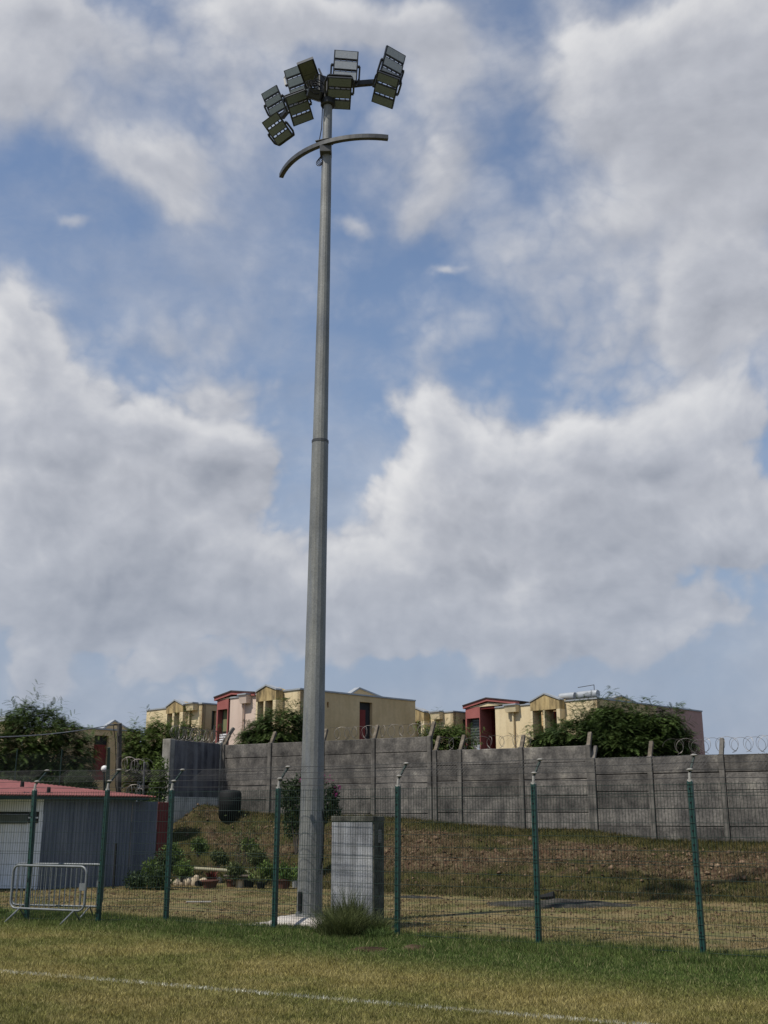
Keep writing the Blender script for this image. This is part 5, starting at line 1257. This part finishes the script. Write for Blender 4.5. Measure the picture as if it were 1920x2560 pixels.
# --- right house
h = House('terraced_house', 'right hand yellow house with red porch and two solar water heaters on its roof', (1492, 1747), 51, 1237, 1752)
holes = h.bay((1325, 1750), (1357, 1736), (1398, 1749), 1775, [(1331, 1357), (1361, 1391)])
h.wall('f', h.Lf, holes, 'yellow'); cr_ = h.g(1640, 1760)[0]
h.wall('g', cr_, [], 'yellow_shade', a0=0.0, name='side_wall'); h.wall('g', h.Lg, [], 'pinkd', a0=cr_ + .004, name='side_wall')
h.hopper(1261, 1290, 1763, 1780, 1283, 1780); h.cope(h.Lf, h.Lg); h.core()
h.sidegable((1515, 1750), (1552, 1741), (1600, 1758))
w0, w1, zli = h.porch((1160, 1776), (1219, 1747), (1292, 1764), (1168, 1195), (1201, 1238), 1797, 1771)
wn_ = h.part('window', h.fb((w1, w0), (-.30, -.25), (zli - 1.35, zli)), 'shutter')
for q in range(9): h.part('slat', h.fb((w1 + .03, w0 - .03), (-.249, -.225), (zli - 1.3 + q * .145, zli - 1.24 + q * .145)), 'glass', wn_)
for q in range(4): h.part('balcony_rail', h.fb((w1, w0 - .1), (-.1, -.06), (zli - 1.75 + q * .1, zli - 1.69 + q * .1)), 'white')
# heaters
for (xa, xb, y_, lab) in ((1402, 1437, 1743, 'left horizontal white solar water tank on the right hand house roof'), (1446, 1494, 1739, 'right horizontal white solar water tank, beside the aerial')):
    a = h.f(xa, y_, -.5); b_ = h.f(xb, y_, -.5); O = h.K - fo * .5; r_ = .185
    pa_, pb_ = O + fdir * a[0] + Za * (h.zt + .3), O + fdir * b_[0] + Za * (h.zt + .3)
    t_ = thing('solar_water_heater', lab, 'water heater', tuple((pa_ + pb_) / 2), 'solar water heaters on the roof')
    MB().tube([pa_, pb_], r_, 18).build('tank', M['cope'], t_, smooth=False)
    for e_ in (pa_, pb_):
        dd = (pb_ - pa_).normalized() * (1 if e_ is pb_ else -1)
        MB().tube([e_ + dd * .003, e_ + dd * .03], [r_ * 1.03, r_ * .95], 18).build('end_cap', M['cope'], t_)
        MB().rod(e_ - dd * .25 - Za * r_, e_ - dd * .25 - Za * .33, .04).build('leg', M['steel'], t_)
an_ = h.f(1485, 1712, -.6); O = h.K - fo * .6 + fdir * an_[0]; t_ = thing('television_aerial', 'thin television aerial on the roof behind the right hand tank', 'aerial', tuple(O + Za * h.zt))
MB().tube([O + Za * h.zt, O + Za * an_[1]], .018, 5).build('aerial_mast', M['barb'], t_)
MB().tube([O + Za * an_[1] + fdir * .0, O + Za * (an_[1] - .05) + fdir * .95], .016, 5).build('boom', M['barb'], t_)
MB().tube([O + Za * (an_[1] - .45), O + Za * (an_[1] - .22) + fdir * .2], .012, 5).build('stay', M['barb'], t_)
# --- house left of it (low yellow)
h = House('terraced_house', 'low yellow house between the mast and the red porch, with a twin window bay', (1133, 1780), 57, 941, 1190)
holes = h.bay((1003, 1781), (1028, 1769), (1060, 1780), 1805, [(1007, 1027), (1032, 1052)])
h.wall('f', h.Lf, holes, 'yellow'); h.hopper(1076, 1100, 1783, 1798, 1090, 1798)
a, b_ = h.g(1157, 1798)[0], h.g(1168, 1798)[0]; zt_, zb_ = h.g(1160, 1798)[1], h.g(1160, 1828)[1]
h.wall('g', h.Lg, [(a, b_, zb_, zt_)], 'yellow_shade', name='side_wall'); h.part('window', h.gb((a, b_), (-.2, -.15), (zb_, zt_)), 'glass'); h.cope(h.Lf, h.Lg); h.core()
# --- house behind the mast
h = House('terraced_house', 'tallest yellow house behind the mast, with red porch and pale pink front part', (751, 1724), 47, 577, 1038)
holes = h.bay((641, 1729), (665, 1715), (690, 1724), 1752, [(644, 659), (663, 682)])
h.wall('f', h.f(641, 1740)[0], holes, 'yellow'); h.wall('f', h.Lf, holes, 'pink', a0=h.f(641, 1740)[0] + .003)
hl = h.recess(899, 931, 1754, 1850); hs_ = h.g(820, 1755)
h.wall('g', h.Lg, [hl, (hs_[0] - .06, hs_[0] + .06, hs_[1] - .25, hs_[1])], 'yellow_shade', name='side_wall'); h.hopper(598, 617, 1742, 1758, 608, 1758, 'pink'); h.cope(h.Lf, h.Lg); h.core()
h.sidegable((873, 1735), (898, 1722), (962, 1744))
w0, w1, zli = h.porch((539, 1757), (583, 1730), (640, 1741), (545, 565), (571, 578), 1775, 1751)
wn_ = h.part('window', h.fb((w1, w0), (-.30, -.25), (zli - 1.05, zli)), 'glass'); h.part('curtain', h.fb((w1 + .05, w0 - .1), (-.249, -.24), (zli - 1.0, zli - .03)), 'curtain', wn_)
for q in range(6): h.part('balcony_rail', h.fb((w1, w0 - .1), (-.1, -.06), (zli - 1.75 + q * .11, zli - 1.68 + q * .11)), 'white')
# --- far left one of the row
h = House('terraced_house', 'yellow house at the left of the row, partly behind the bright green tree', (506, 1760), 53, 368, 570)
holes = h.bay((416, 1766), (437, 1752), (458, 1763), 1782, [(418, 431), (436, 449)])
h.wall('f', h.Lf, holes, 'yellow'); h.hopper(464, 484, 1764, 1776, 474, 1776)
a, b_ = h.g(530, 1778)[0], h.g(541, 1778)[0]; zt_, zb_ = h.g(535, 1777)[1], h.g(535, 1825)[1]
h.wall('g', h.Lg, [(a, b_, zb_, zt_)], 'yellow_shade', name='side_wall'); h.part('window', h.gb((a, b_), (-.2, -.15), (zb_, zt_)), 'glass'); h.cope(h.Lf, h.Lg); h.core()
# --- lower left house
h = House('terraced_house', 'yellow house end wall with maroon doorway behind the utility pole', (146, 1818), 47, 60, 352, zbase=1.2)
hl = h.recess(237, 273, 1838, 1950, .95); h.wall('f', h.Lf, [], 'yellow'); h.wall('g', h.Lg, [hl], 'yellow_shade', name='side_wall'); h.cope(h.Lf, h.Lg); h.core()
h.sidegable((255, 1822), (286, 1803), (330, 1826))
h = House('terraced_house', 'sliver of a yellow house with grey roof at the left edge', (14, 1802), 56, -80, 60, zbase=1.2)
h.wall('f', h.Lf, [], 'yellow'); h.wall('g', h.Lg, [], 'yellow_shade', name='side_wall'); h.cope(h.Lf, h.Lg, .25); h.core()
for o in bpy.data.objects:
    if '_o' in o: del o['_o']
print('objects', len(bpy.data.objects), 'tris', sum(len(o.data.loops) - 2 * len(o.data.polygons) for o in bpy.data.objects if o.type == 'MESH'))
